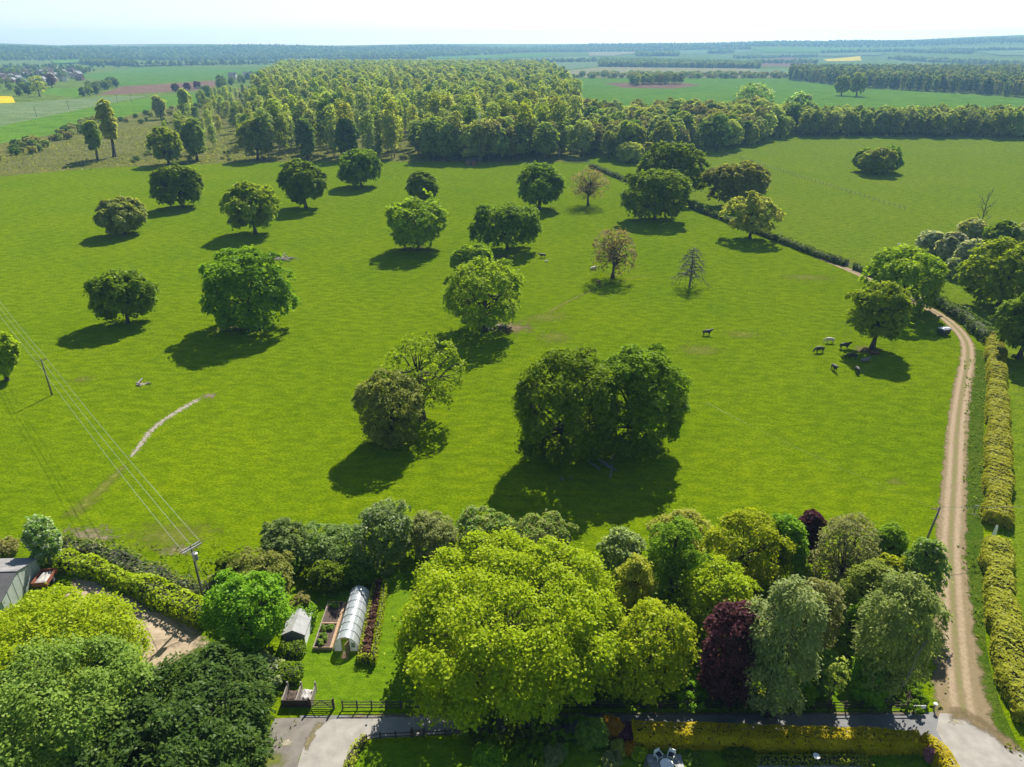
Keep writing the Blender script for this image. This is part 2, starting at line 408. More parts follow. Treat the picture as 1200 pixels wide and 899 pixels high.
def gn_scatter(name, label, pts, protos, smin, smax, seed, cat=None):
    """a wood that reads as one mass: trees set out on points by geometry nodes"""
    me = bpy.data.meshes.new(name); me.from_pydata([tuple(p) for p in pts], [], [])
    o = link(name, me); tag(o, label, None, None, 'stuff')
    ng = bpy.data.node_groups.new(name, 'GeometryNodeTree')
    ng.interface.new_socket('Geometry', in_out='INPUT', socket_type='NodeSocketGeometry')
    ng.interface.new_socket('Geometry', in_out='OUTPUT', socket_type='NodeSocketGeometry')
    n, l = ng.nodes, ng.links
    gi, go = n.new('NodeGroupInput'), n.new('NodeGroupOutput')
    jn = n.new('GeometryNodeJoinGeometry')
    for p in protos:
        oi = n.new('GeometryNodeObjectInfo'); oi.inputs['Object'].default_value = p; oi.inputs['As Instance'].default_value = True
        l.new(oi.outputs['Geometry'], jn.inputs[0])
    ip = n.new('GeometryNodeInstanceOnPoints'); ip.inputs['Pick Instance'].default_value = True
    ri = n.new('FunctionNodeRandomValue'); ri.data_type = 'INT'
    for s in ri.inputs:
        if s.type == 'INT' and s.name == 'Min': s.default_value = 0
        if s.type == 'INT' and s.name == 'Max': s.default_value = len(protos)-1
        if s.name == 'Seed': s.default_value = seed
    rs = n.new('FunctionNodeRandomValue'); rs.data_type = 'FLOAT'
    for s in rs.inputs:
        if s.type == 'VALUE' and s.name == 'Min': s.default_value = smin
        if s.type == 'VALUE' and s.name == 'Max': s.default_value = smax
        if s.name == 'Seed': s.default_value = seed+1
    rr = n.new('FunctionNodeRandomValue'); rr.data_type = 'FLOAT_VECTOR'
    rr.inputs[0].default_value = (0, 0, 0); rr.inputs[1].default_value = (0, 0, 6.28)
    out = lambda nd, ty: [s for s in nd.outputs if s.type == ty and s.enabled][0]
    l.new(gi.outputs[0], ip.inputs['Points']); l.new(jn.outputs[0], ip.inputs['Instance'])
    l.new(out(ri, 'INT'), ip.inputs['Instance Index']); l.new(out(rs, 'VALUE'), ip.inputs['Scale']); l.new(rr.outputs[0], ip.inputs['Rotation'])
    l.new(ip.outputs[0], go.inputs[0])
    md = o.modifiers.new('scatter', 'NODES'); md.node_group = ng
    return o
# ------------------------------------------------------------------ sheets on the ground
def sheet(name, pts_px, mat, z, label=None, far=False):
    """a flat (or, far out, draped) patch of ground with its outline given by pixels on the ground"""
    P = [at(*p) for p in pts_px]
    bm = bmesh.new(); bm.faces.new([bm.verts.new((p.x, p.y, 0)) for p in P])
    bmesh.ops.triangulate(bm, faces=bm.faces[:])
    if far:
        for _ in range(3): bmesh.ops.subdivide_edges(bm, edges=[e for e in bm.edges if e.calc_length() > 180], cuts=3, use_grid_fill=False); bmesh.ops.triangulate(bm, faces=bm.faces[:])
    for v in bm.verts: v.co.z = float(hills(v.co.x, v.co.y))+z
    bmesh.ops.recalc_face_normals(bm, faces=bm.faces)
    if bm.faces and sum(f.normal.z for f in bm.faces) < 0: bmesh.ops.reverse_faces(bm, faces=bm.faces)
    me = bpy.data.meshes.new(name); bm.to_mesh(me); bm.free(); me.materials.append(MATS[mat])
    return tag(link(name, me), label, None, None, 'structure')
def smoothline(P, step):
    """resample a polyline of vectors with a Catmull-Rom curve"""
    P = [Vector(p) for p in P]; Q = [P[0]*2-P[1]]+P+[P[-1]*2-P[-2]]; out = []
    for i in range(1, len(Q)-2):
        n = max(1, int((Q[i+1]-Q[i]).length/step))
        for k in range(n):
            t = k/n; a, b, c, d = Q[i-1], Q[i], Q[i+1], Q[i+2]
            out.append(.5*((2*b)+(c-a)*t+(2*a-5*b+4*c-d)*t*t+(3*b-a-3*c+d)*t**3))
    out.append(P[-1]); return out
def ribbon(name, pts_px, widths, mat, z, label=None, step=1.5, na=8, kind='structure'):
    P = smoothline([at(*p) for p in pts_px], step)
    n = len(P); wd = np.interp(np.linspace(0, 1, n), np.linspace(0, 1, len(widths)), widths)
    V, e, u = [], [], []
    for i, p in enumerate(P):
        d = (P[min(i+1, n-1)]-P[max(i-1, 0)]); d.z = 0; d.normalize(); r = Vector((d.y, -d.x, 0))
        for k in range(na+1):
            q = (k/na-.5); V.append(p+r*q*wd[i]+Vector((0, 0, z)))
            endf = min(1, min(i, n-1-i)*step/(wd[i]*.6)) if kind == 'patch' else 1
            e.append(max(abs(q)*2, 1-endf)); u.append(q*wd[i])
    V = np.array([tuple(v) for v in V])
    i = (np.arange(n-1)[:, None]*(na+1)+np.arange(na)[None]); Q = np.stack([i, i+na+1, i+na+2, i+1], -1).reshape(-1, 4)[:, ::-1]
    me = mesh_np(name, V, Q, mat, attrs={'e': e, 'u': u})
    if sum(p.normal.z for p in me.polygons) < 0: me.flip_normals()
    return tag(link(name, me), label, None, None, 'structure')
def blob(name, px, py, rx, ry, mat, z, rot=0.0):
    p = at(px, py); V, e, Q = [(p.x, p.y, z)], [0.0], []
    nr, na = 5, 28
    for r in range(1, nr+1):
        for k in range(na):
            t = 2*math.pi*k/na; a, b = math.cos(t)*rx*r/nr, math.sin(t)*ry*r/nr
            V.append((p.x+a*math.cos(rot)-b*math.sin(rot), p.y+a*math.sin(rot)+b*math.cos(rot), z)); e.append(r/nr)
    T = np.array([(0, 1+k, 1+(k+1) % na) for k in range(na)])
    Q = np.array([(1+(r-1)*na+k, 1+r*na+k, 1+r*na+(k+1) % na, 1+(r-1)*na+(k+1) % na) for r in range(1, nr) for k in range(na)])
    return tag(link(name, mesh_np(name, np.array(V), [T, Q], mat, attrs={'e': e})), None, None, None, 'structure')
def hedge(name, label, pts, wd, ht, leaf, ls=.22, dens=9.0, seed=1, rough=.12, cat='hedge', group=None, step=.8, rnd=.7, core='hedge_core', flowers=None, round_=.25, up=.4):
    """clipped or straggling hedge along world points: a woody core and a skin of leaves"""
    rng = np.random.default_rng(seed)
    P = smoothline([Vector((p[0], p[1], 0)) for p in pts], step); n = len(P)
    o0 = P[0].copy()
    T = [(P[min(i+1, n-1)]-P[max(i-1, 0)]).normalized() for i in range(n)]
    A = np.array([tuple(p-o0) for p in P]); D = np.array([tuple(t) for t in T]); S = np.stack([D[:, 1], -D[:, 0], 0*D[:, 0]], 1)
    wv = wd*(1+rough*np.interp(np.arange(n)*step, np.arange(0, n*step+4, 2.3), rng.normal(size=len(np.arange(0, n*step+4, 2.3)))))
    hv = ht*(1+rough*.8*np.interp(np.arange(n)*step, np.arange(0, n*step+4, 1.9), rng.normal(size=len(np.arange(0, n*step+4, 1.9)))))
    root = tag(link(name, None, None, o0), label, cat, group)
    k = .76; C = MB(); sec = [(-.5*k, .0), (-.5*k, .78*k), (-.3*k, k*.94), (.3*k, k*.94), (.5*k, .78*k), (.5*k, .0)]
    V = np.concatenate([[A[i]+S[i]*a*wv[i]*(1 if b > .05 else .9)+[0, 0, b*hv[i]] for a, b in sec] for i in range(n)])
    q = [(i*6+j, i*6+j+1, i*6+6+j+1, i*6+6+j) for i in range(n-1) for j in range(5)]+[(0, 1, 2, 3), (2, 3, 4, 5)][:0]
    caps = [(0, 1, 4, 5), (1, 2, 3, 4), ((n-1)*6, (n-1)*6+1, (n-1)*6+4, (n-1)*6+5), ((n-1)*6+1, (n-1)*6+2, (n-1)*6+3, (n-1)*6+4)]
    link('woody_core', mesh_np('woody_core', V, np.array(q+caps), core), root)
    L = (n-1)*step; per = 2*ht+wd; m = int(L*per*dens)+int(per*wd*dens*.6)
    t = rng.uniform(0, n-1, m); i = np.minimum(t.astype(int), n-2); fr = (t-i)[:, None]
    B = A[i]*(1-fr)+A[i+1]*fr; s = unit(S[i]*(1-fr)+S[i+1]*fr); W = wv[i]*(1-fr[:, 0])+wv[i+1]*fr[:, 0]; Hh = hv[i]*(1-fr[:, 0])+hv[i+1]*fr[:, 0]
    pp = rng.uniform(0, 1, m)*per
    left = pp < ht; topm = (pp >= ht) & (pp < ht+wd)
    a = np.where(left, -.5, np.where(topm, (pp-ht)/wd-.5, .5)); h = np.where(left, pp/ht, np.where(topm, 1.0, (pp-ht-wd)/ht))
    h = np.clip(h, .04, 1)
    rd = np.clip((h-(1-round_))/round_, 0, 1)*np.clip((np.abs(a)*2-.55)/.45, 0, 1)
    a = a*(1-.22*rd); h = h*(1-.09*rd)
    pos = B+s*(a*W)[:, None]; pos[:, 2] = h*Hh
    nr = s*np.where(topm, a*.6, np.sign(a))[:, None]; nr[:, 2] = np.where(topm, 1, .15+.6*rd)
    # caps at both ends
    ne = int(wd*ht*dens*1.6)
    for e, sg in ((0, -1), (n-1, 1)):
        u, hh = rng.uniform(-.5, .5, ne), rng.uniform(.04, 1, ne)
        pe = A[e]+S[e]*(u*wv[e])[:, None]+[0, 0, 1]*(hh*hv[e])[:, None]+D[e]*sg*rng.uniform(0, .12, (ne, 1)); pos = np.concatenate([pos, pe]); nr = np.concatenate([nr, np.tile(D[e]*sg+[0, 0, .2], (ne, 1))])
    nz = np.sin(pos[:, 0]*1.9+1)*np.cos(pos[:, 1]*2.3)+np.sin(pos[:, 0]*4.1+pos[:, 2]*5)*np.cos(pos[:, 1]*3.7+pos[:, 2]*3)
    nr = unit(nr); pos = pos+nr*(nz*rough*.5*wd*.35+rng.normal(size=len(pos))*.045)[:, None]
    pos[:, 2] = np.maximum(pos[:, 2], .04)
    Nn = unit(nr*.9+[0, 0, up]+rdir(rng, len(pos))*rnd)
    V, Q = leaf_quads(pos, Nn, ls, rng, 1.4)
    tint = np.clip(.5+.22*nz+rng.uniform(-.35, .35, len(pos)), 0, 1)
    if flowers:
        mi = (rng.uniform(size=len(Q)) < flowers[1]).astype(int)
        link('foliage', mesh_np('foliage', V, Q, ['leaf_'+leaf, 'leaf_'+flowers[0]], mi, tint), root)
    else: link('foliage', mesh_np('foliage', V, Q, 'leaf_'+leaf, None, tint), root)
    return root
def pxline(pts): return [tuple(at(*p))[:2] for p in pts]
# ------------------------------------------------------------------ setting: ground, fields, lanes
grass('meadow', ((.150,.225,.010),(.175,.240,.012),(.19,.21,.03)))
grass('lawn', ((.115,.205,.006),(.135,.225,.008)), s1=.08, s2=.8, s3=5, bump=.35)
grass('farland', ((.110,.170,.024),(.150,.195,.032)), s1=.004, s2=.02, s3=.1, bump=.2)
grass('crop_green', ((.100,.205,.016),(.125,.230,.020)), s1=.012, s2=.05, s3=.4, bump=.2)
grass('crop_deep', ((.090,.190,.022),(.110,.205,.026)), s1=.01, s2=.05, s3=.4, bump=.2)
grass('crop_pale', ((.150,.210,.075),(.175,.230,.095)), s1=.012, s2=.05, s3=.4, bump=.2)
grass('crop_straw', ((.25,.23,.10),(.30,.27,.13)), s1=.012, s2=.05, s3=.4, bump=.2)
grass('rape', ((.62,.46,.01),(.68,.52,.015)), s1=.02, s2=.1, s3=.6, bump=.2)
grass('soil', ((.19,.115,.075),(.24,.15,.10)), s1=.02, s2=.2, s3=1.0, bump=.5)
grass('rough_ground', ((.145,.165,.025),(.215,.205,.06),(.22,.17,.08)), s1=.05, s2=.18, s3=.9, bump=.9)
grass('verge', ((.085,.160,.010),(.120,.175,.018),(.19,.17,.06)), s1=.2, s2=.9, s3=4, bump=.8)
plain('concrete', (.27,.25,.215), (.185,.17,.145), .7, .9, .3, 14, detail=10)
plain('tarmac', (.155,.155,.152), (.11,.11,.11), .6, .9, .4, 20, detail=8)
plain('old_concrete', (.17,.15,.125), (.10,.09,.075), .8, .95, .4, 12, detail=8)
plain('patio', (.30,.31,.30), (.22,.23,.22), 1.2, .85)
plain('hedge_core', (.035,.04,.015), (.02,.02,.012), 4, 1.0)
worn('bare', (.165,.120,.070), (.105,.085,.040), scale=.6, amp=1.1, cut=.42, soft=.3)
worn('mud', (.10,.09,.04), (.19,.16,.10), scale=1.1, amp=1.2, cut=.32, soft=.2)
worn('stones', (.34,.30,.25), (.15,.14,.07), scale=1.6, amp=1.3, cut=.28, soft=.12)
worn('trod', (.10,.125,.012), (.135,.14,.03), scale=.8, amp=1.3, cut=.30, soft=.45)
worn('gravel', (.36,.29,.20), (.23,.175,.115), scale=.35, amp=.7, cut=.7, soft=.12)
def track_material(name):
    """farm track: two stony wheel lines, a grassy crown and ragged edges"""
    m, ns, ls = newmat(name)
    v = N(ns, 'TexCoord').outputs['Object']
    e = N(ns, 'Attribute', attribute_name='e').outputs['Fac']; u = N(ns, 'Attribute', attribute_name='u').outputs['Fac']
    n1 = noise(ns, ls, .55, 6, .7, v); n2 = noise(ns, ls, 2.4, 6, .75, v)
    stone = mixc(ns, ls, mrange(ns, ls, n2, .3, .7), (.20,.155,.09), (.13,.10,.055))
    rut = mixc(ns, ls, mrange(ns, ls, n2, .3, .65), (.30,.235,.155), (.20,.15,.095))
    ab = N(ns, 'Math', operation='ABSOLUTE'); ls.new(u, ab.inputs[0])
    sb = N(ns, 'Math', operation='SUBTRACT'); ls.new(ab.outputs[0], sb.inputs[0]); sb.inputs[1].default_value = .72
    ab2 = N(ns, 'Math', operation='ABSOLUTE'); ls.new(sb.outputs[0], ab2.inputs[0])
    ad = N(ns, 'Math', operation='MULTIPLY_ADD'); ls.new(n1, ad.inputs[0]); ad.inputs[1].default_value = .7; ls.new(ab2.outputs[0], ad.inputs[2])
    c = mixc(ns, ls, mrange(ns, ls, ad.outputs[0], .5, .85, 1, 0), stone, rut)
    gm = N(ns, 'Math', operation='MULTIPLY_ADD'); ls.new(n1, gm.inputs[0]); gm.inputs[1].default_value = 1.3; ls.new(ab.outputs[0], gm.inputs[2])
    c = mixc(ns, ls, mrange(ns, ls, gm.outputs[0], .70, .98, .6, 0), c, (.125, .13, .045))
    d = N(ns, 'BsdfDiffuse'); ls.new(c, d.inputs[0])
    bn = N(ns, 'Bump', Strength=.5, Distance=.06); ls.new(n2, bn.inputs['Height']); ls.new(bn.outputs[0], d.inputs['Normal'])
    s2 = N(ns, 'Math', operation='MULTIPLY_ADD'); ls.new(n1, s2.inputs[0]); s2.inputs[1].default_value = 1.0; ls.new(e, s2.inputs[2])
    mask = mrange(ns, ls, s2.outputs[0], 1.18, 1.34, 1, 0)
    t = N(ns, 'BsdfTransparent'); mx = N(ns, 'MixShader')
    ls.new(mask, mx.inputs[0]); ls.new(t.outputs[0], mx.inputs[1]); ls.new(d.outputs[0], mx.inputs[2])
    o = N(ns, 'OutputMaterial'); ls.new(mx.outputs[0], o.inputs[0])
track_material('track')
# the ground: one sheet, level near by and rising to the hills
na, radii = 240, np.concatenate([[0], np.linspace(30, 2700, 24), np.linspace(2800, 8800, 70)])
GV = [(0, 0, 0)]; A_ = np.arange(na)*2*np.pi/na
for r in radii[1:]:
    X, Y = np.sin(A_)*r, np.cos(A_)*r; GV += list(zip(X, Y, hills(X, Y)))
GT = np.array([(0, 1+(k+1) % na, 1+k) for k in range(na)])
GQ = np.array([(1+i*na+k, 1+i*na+(k+1) % na, 1+(i+1)*na+(k+1) % na, 1+(i+1)*na+k) for i in range(len(radii)-2) for k in range(na)])
gme = mesh_np('ground', np.array(GV), [GT, GQ], ['pasture', 'farland'],
              np.r_[np.zeros(na), (np.repeat(radii[2:], na) > 700).astype(int)], smooth=True)
if sum(p.normal.z for p in gme.polygons) < 0: gme.flip_normals()
tag(link('ground', gme), 'bright green grazed pasture reaching out to the far hills', None, None, 'structure')
sheet('meadow', [(838,181),(935,161),(1230,164),(1900,300),(1900,640),(1700,1100),(1235,899),(1200,760),(1180,620),(1165,400),(1120,362),(1062,345),(1012,322),(905,281),(830,247),(795,225),(770,200)], 'meadow', .004, 'paler meadow grass right of the long hedge')
sheet('rough_ground', [(-180,214),(0,207),(110,197),(300,190),(440,189),(560,191),(690,189),(700,165),(680,125),(660,105),(330,86),(262,110),(180,128),(60,158),(-180,200)], 'rough_ground', .006, 'rough straw-green ground of the thinned wood')
sheet('field_far', [(-200,178),(0,168),(60,158),(180,128),(262,120),(262,108),(187,112),(110,125),(0,148),(-200,160)], 'crop_green', .02, 'green field strip beside the rough ground')
sheet('field_far', [(-200,160),(0,148),(110,125),(177,112),(133,113),(0,122),(-200,130)], 'crop_pale', .03, 'pale grey-green young crop at the left')
sheet('field_far', [(112,112),(143,101.5),(207,97.5),(257,94),(250,105),(153,110)], 'soil', .04, 'reddish bare ploughed field')
sheet('field_far', [(85,89),(160,79.5),(330,76.5),(330,84),(253,93),(207,96.5),(143,100.5),(110,93)], 'crop_deep', .05, 'large green field behind the ploughed one')
sheet('field_far', [(50,110),(56,103.5),(90,103),(100,112),(92,115)], 'crop_green', .05, 'small green paddock beside the village')
sheet('field_far', [(-20,113),(14,112.5),(18,120.5),(-20,122)], 'rape', .06, 'bright yellow oilseed field at the left edge')
sheet('field_far', [(655,92.5),(925,92.5),(1000,103),(1165,112.5),(1260,122),(1260,150),(935,150),(800,135),(680,135)], 'crop_green', .03, 'wide smooth green crop field')
sheet('field_far', [(706,97),(800,97),(822,100),(790,104),(730,103)], 'soil', .05, 'bare brown patch under the field trees')
sheet('field_far', [(660,83.5),(720,77),(890,81),(940,86),(925,91),(680,91)], 'crop_straw', .06, 'pale straw-coloured field')
sheet('field_far', [(880,81.5),(960,80),(985,84),(925,90.5),(900,86)], 'crop_pale', .07, 'pale green field by the plantation')
sheet('field_far', [(880,71),(925,67),(960,73),(938,78),(888,78)], 'soil', .12, 'greyish ploughed strip')
sheet('field_far', [(965,70),(1008,66),(1010,71.5),(970,72.5)], 'rape', 1.5, 'distant yellow oilseed field', far=True)
sheet('field_far', [(640,73),(735,71),(720,76),(660,82)], 'crop_pale', .2, 'distant pale field')
for i, (pp, mt) in enumerate([
    ([(365,76),(470,71),(560,70),(560,74),(400,79)], 'crop_pale'), ([(480,66.5),(640,63),(660,66),(500,69.5)], 'crop_green'),
    ([(500,70),(690,66.5),(690,71),(560,74)], 'crop_pale'), ([(690,61.5),(760,60.5),(720,66),(690,66)], 'crop_straw'),
    ([(790,58.5),(860,57.5),(880,62),(800,64)], 'crop_pale'), ([(880,58),(1010,57),(1000,61.5),(900,62)], 'crop_green'),
    ([(1080,69),(1210,73),(1210,77),(1060,72)], 'crop_green'), ([(1120,56),(1210,53),(1210,58),(1130,60)], 'crop_pale'),
    ([(1140,61),(1210,59.5),(1210,66),(1170,66)], 'crop_pale'), ([(920,64.5),(1040,62.5),(1030,65.5),(930,67)], 'crop_pale'),
    ([(150,77),(330,70.5),(330,73.5),(160,78.5)], 'crop_pale'), ([(60,72),(110,70),(112,74),(64,76)], 'crop_green'),
    ([(130,53.8),(170,53.6),(170,54.8),(130,55)], 'crop_straw')]):
    sheet('field_far', pp, mt, 1.4+.25*i, 'distant field on the way to the hills', far=True)
# garden lawns, yard, lanes
sheet('lawn', [(338,690),(385,683),(470,668),(700,664),(760,690),(960,760),(1080,826),(1070,833),(340,833),(345,800),(352,740)], 'lawn', .004, 'bright mown lawn of the kitchen garden')
sheet('lawn', [(418,872),(640,868),(735,850),(1085,858),(1140,960),(400,960)], 'lawn', .004, 'shaded lawn south of the lane')
sheet('lane', [(352,838.5),(1070,836),(1104,834),(1126,835),(1150,848),(1208,888),(1330,960),(1145,960),(1098,868),(1086,862),(640,862),(535,860),(352,866)], 'tarmac', .008, 'narrow grey lane in the shade of the garden trees')
sheet('driveway', [(380,844),(430,840),(538,839),(520,861),(432,866),(418,878),(402,910),(398,960),(342,960),(348,900),(358,868)], 'concrete', .012, 'sunlit pale concrete drive')
sheet('lane_apron', [(1101,836),(1124,836.5),(1150,849),(1206,890),(1320,960),(1150,960),(1117,895),(1104,868),(1097,856)], 'concrete', .012, 'sunlit pale junction where lane meets track')
sheet('old_concrete', [(322,842),(392,840),(362,862),(350,890),(344,960),(290,960),(306,880)], 'old_concrete', .016, 'worn brown concrete hardstanding')
ribbon('farm_track', [(1132,850),(1124,800),(1119,740),(1116,690),(1114,640),(1116,600),(1119,550),(1122,500),(1128,455),(1134,420),(1132,400),(1118,382),(1098,367),(1072,355),(1040,340),(1010,323),(975,308),(930,289),(880,271),(840,256),(805,242)],
       [6.5,5.2,4.6,4.4,4.3,4.2,4,3.8,3.6,3.4,3.4,3.4,3.6,3.6,3.4,3.2,3,2.6,2.2,1.8,1.2], 'track', .010, 'pale stony farm track with two wheel lines')
ribbon('verge', [(1178,880),(1152,820),(1138,760),(1134,700),(1136,630),(1138,560),(1141,500),(1148,440),(1146,410)], [3,3.2,3.4,3.2,3.2,3,2.6,2.4,2], 'verge', .006, 'rough grass verge between track and hedge')
blob('yard', 185, 752, 6.5, 7.5, 'gravel', .008)
for k in range(3): blob('yard', 108+k*38, 697+k*19, 5.5, 2.6, 'gravel', .012+.004*k, -.5)
sheet('yard_base', [(86,684),(150,698),(205,727),(240,748),(240,795),(150,800),(60,720)], 'verge', .005, 'weedy ground around the gravel yard')
# worn places in the pasture
ribbon('worn_path', [(150,541),(165,520),(180,502),(200,487),(222,474),(240,464)], [2.0,2.6,2.6,3.0,3.4,3.0], 'stones', .007, 'pale stony trodden line in the pasture', kind='patch')
ribbon('worn_path', [(75,612),(100,590),(128,565),(150,541)], [5,4.5,3.6,2], 'trod', .006, 'poached muddy trail in the pasture', kind='patch')
for args in [(245,464,2.8,2.4,'mud',.011,0),(167,450,2.2,1.8,'stones',.008,0),(333,303,6.5,4.2,'mud',.008,0),(597,384,8.5,6,'bare',.008,0),(640,372,9,5,'trod',.006,.3),(650,395,6,6,'trod',.010,0),
             (487,292,9,5,'bare',.008,0),(585,300,8,4,'mud',.008,0),(285,385,9,5,'bare',.007,0),(1018,410,5,3.5,'bare',.008,0),(1070,352,16,5,'bare',.014,-.3),(720,322,4,3,'trod',.008,0),
             (105,628,8,4,'mud',.008,-.2),(97,445,4,2.5,'trod',.007,0),(575,652,6,2,'trod',.006,0),(200,628,9,5,'trod',.007,0),(210,645,5,2.2,'mud',.011,0),(1048,565,2.0,1.6,'trod',.008,0),(820,410,7,5,'trod',.007,0),
             (870,392,6,4,'trod',.007,0),(455,520,6,4,'trod',.008,0),(945,325,12,5,'trod',.007,0),(985,305,8,5,'trod',.011,0)]:
    blob('worn_patch', *args)
ribbon('worn_path', [(640,368),(668,352),(700,338),(740,326),(765,322)], [4,2,1.6,1.4,1.2], 'trod', .011, 'faint cattle path by the bare brown tree', kind='patch')

ribbon('drive_edge', [(1104,838),(1122,838),(1136,842),(1152,851),(1180,870),(1210,892)], [2.0,3.0,2.8,2.4,2.4,2.0], 'bare', .018, 'loose gravel along the edge of the junction', kind='patch')
ribbon('drive_edge', [(384,842),(372,852),(360,872),(352,900)], [1.2,1.4,1.3,1.2], 'mud', .021, 'dirty edge between drive and hardstanding', kind='patch')
ribbon('drive_edge', [(400,838.5),(520,838),(700,836.5),(900,836),(1090,835)], [.9,.8,.9,.8,.9], 'mud', .022, 'leaf litter along the foot of the lane fence', kind='patch')
for args in [(335,872,1.6,1.2,'stones',.024,.3),(1120,846,1.5,1.0,'stones',.024,.2),(318,890,2.2,1.5,'trod',.024,0)]: blob('worn_patch', *args)
# ------------------------------------------------------------------ parkland trees: (x0, x1, top, base) in photo pixels
def place(kind, lab, x0, x1, yt, base=None, yb=None, leaf='oak', zf=.12, seed=1, name='oak_tree', **kw):
    X, Y, Rr, H = fit(x0, x1, yt, base, yb, zf, kw.get('p', 2.3))
    ls = kw.pop('ls', None) or max(.2, min(1.3, .0027*math.hypot(X, Y)+.04))
    return tree(name, lab, X, Y, Rr, H, leaf, zf, seed, ls=ls, **kw)
FT = 'parkland trees in the pasture'
OAK = dict(nl=56, cl=11, lv=21, lobe=.33, squash=.8, irr=.18)
OPEN = dict(nl=40, cl=10, lv=13, lobe=.30, squash=.7, irr=.22, inner=.15)
TWIG = dict(nl=46, cl=8, lv=6, lobe=.34, irr=.12, inner=.25, limbs=44, cr=.6, ls=.42)
for a in [
 ('olive-brown round bushy tree, farthest left of the field trees', 110,170,231,(138,275),'olive',.10,OAK),
 ('green oak above the ploughed horizon side, dark shadow, second tree from the left wood edge', 178,238,193,(209,243),'oak',.12,OAK),
 ('bright green oak with lit crown standing between two darker field oaks', 260,327,213,(299,274),'oaklight',.13,OAK),
 ('dark green oak just right of the bright green oak, near the wood', 327,382,188,(358,244),'oakdark',.14,OAK),
 ('spreading dark oak casting shadow right below the slender wood', 394,448,175,(423,219),'oakdark',.12,OAK),
 ('small dark oak half hidden behind the larger oak with bare earth', 475,513,200,(494,240),'oakdark',.15,OAK),
 ('oak with pinkish bare earth around its trunk', 451,524,231,(487,293),'oaklight',.10,OAK),
 ('broad dark oak with black and white animals to its right', 558,631,236,(594,293),'oakdark',.10,OAK),
 ('round green oak left of the leafless-looking brown tree', 605,660,190,(633,245),'oak',.10,OAK),
 ('front one of the paired dark oaks beside the long hedge', 733,808,198,(770,258),'oak',.09,OAK),
 ('rear taller one of the paired dark oaks beside the long hedge', 751,826,166,(789,232),'oakdark',.12,OAK),
 ('large lit oak with brown trampled earth to its right', 518,617,304,(572,388),'oaklight',.12,OAK),
 ('small round bright tree peeping out behind the large lit oak', 532,577,287,(554,322),'oaklight',.08,OAK),
 ('huge low-skirted dark oak casting the longest shadow at left', 229,343,291,(288,384),'oak',.05,dict(nl=80,cl=13,lv=22,lobe=.27,squash=.85,irr=.16,p=2.6)),
 ('dark oak with visible trunk between utility pole and huge oak', 101,181,316,(141,379),'oak',.13,OAK),
 ('yellow-green tree cut by the left picture edge beside the utility pole', -24,20,388,(4,446),'lime',.12,OAK),
 ('open airy oak with long dark limbs behind the rounded yellowish tree', 441,541,390,(494,492),'oaklight',.14,dict(OPEN, limbs=30)),
 ('rounded yellowish-brown tree in front of the open airy oak', 415,497,433,(457,520),'olive',.06,dict(nl=60,cl=16,lv=15,lobe=.3,irr=.08)),
 ('left and nearer of the two big merged oaks mid-field', 606,722,405,(664,536),'oak',.03,dict(nl=96,cl=19,lv=23,lobe=.25,squash=.85,irr=.10,p=3.0)),
 ('right one of the two big merged oaks mid-field', 692,806,403,(752,525),'oak',.03,dict(nl=96,cl=19,lv=23,lobe=.25,squash=.85,irr=.10,p=3.0)),
 ('olive green oak with cattle resting in its shade', 996,1070,330,(1024,408),'oaklight',.14,OAK),
 ('broad layered oak over the bend of the farm track', 1013,1117,289,(1072,362),'oaklight',.10,dict(OAK, nl=52)),
 ('large oak at the right edge below the white-flowering bushes', 1127,1240,281,(1178,362),'oaklight',.08,dict(OAK, nl=52)),
 ('dark oak cut by the right picture edge above the clipped hedge', 1166,1250,341,(1204,420),'oak',.08,OAK),
 ('olive oak, taller of two beside the long hedge, right of the paired oaks', 832,901,189,(868,243),'olive',.12,OAK),
 ('light airy oak standing on the long hedge line', 852,914,226,(886,280),'pale',.14,dict(OPEN, nl=46)),
]:
    lab, x0, x1, yt, b, lf, zf, kw = a
    place('t', lab, x0, x1, yt, b, leaf=lf, zf=zf, seed=hash(lab) % 1 + int(x0*7+yt+400), group=FT, **kw)
for lab, x0, x1, yt, b in [('bare-looking brown tree near the wood edge, right of the round oak', 667,714,196,(690,241)),
                           ('bare-looking brown tree mid-field with cattle in its thin shade', 694,746,268,(719,326))]:
    place('t', lab, x0, x1, yt, b, leaf='brown', zf=.16, seed=int(x0), name='budding_tree', group=FT, **TWIG)
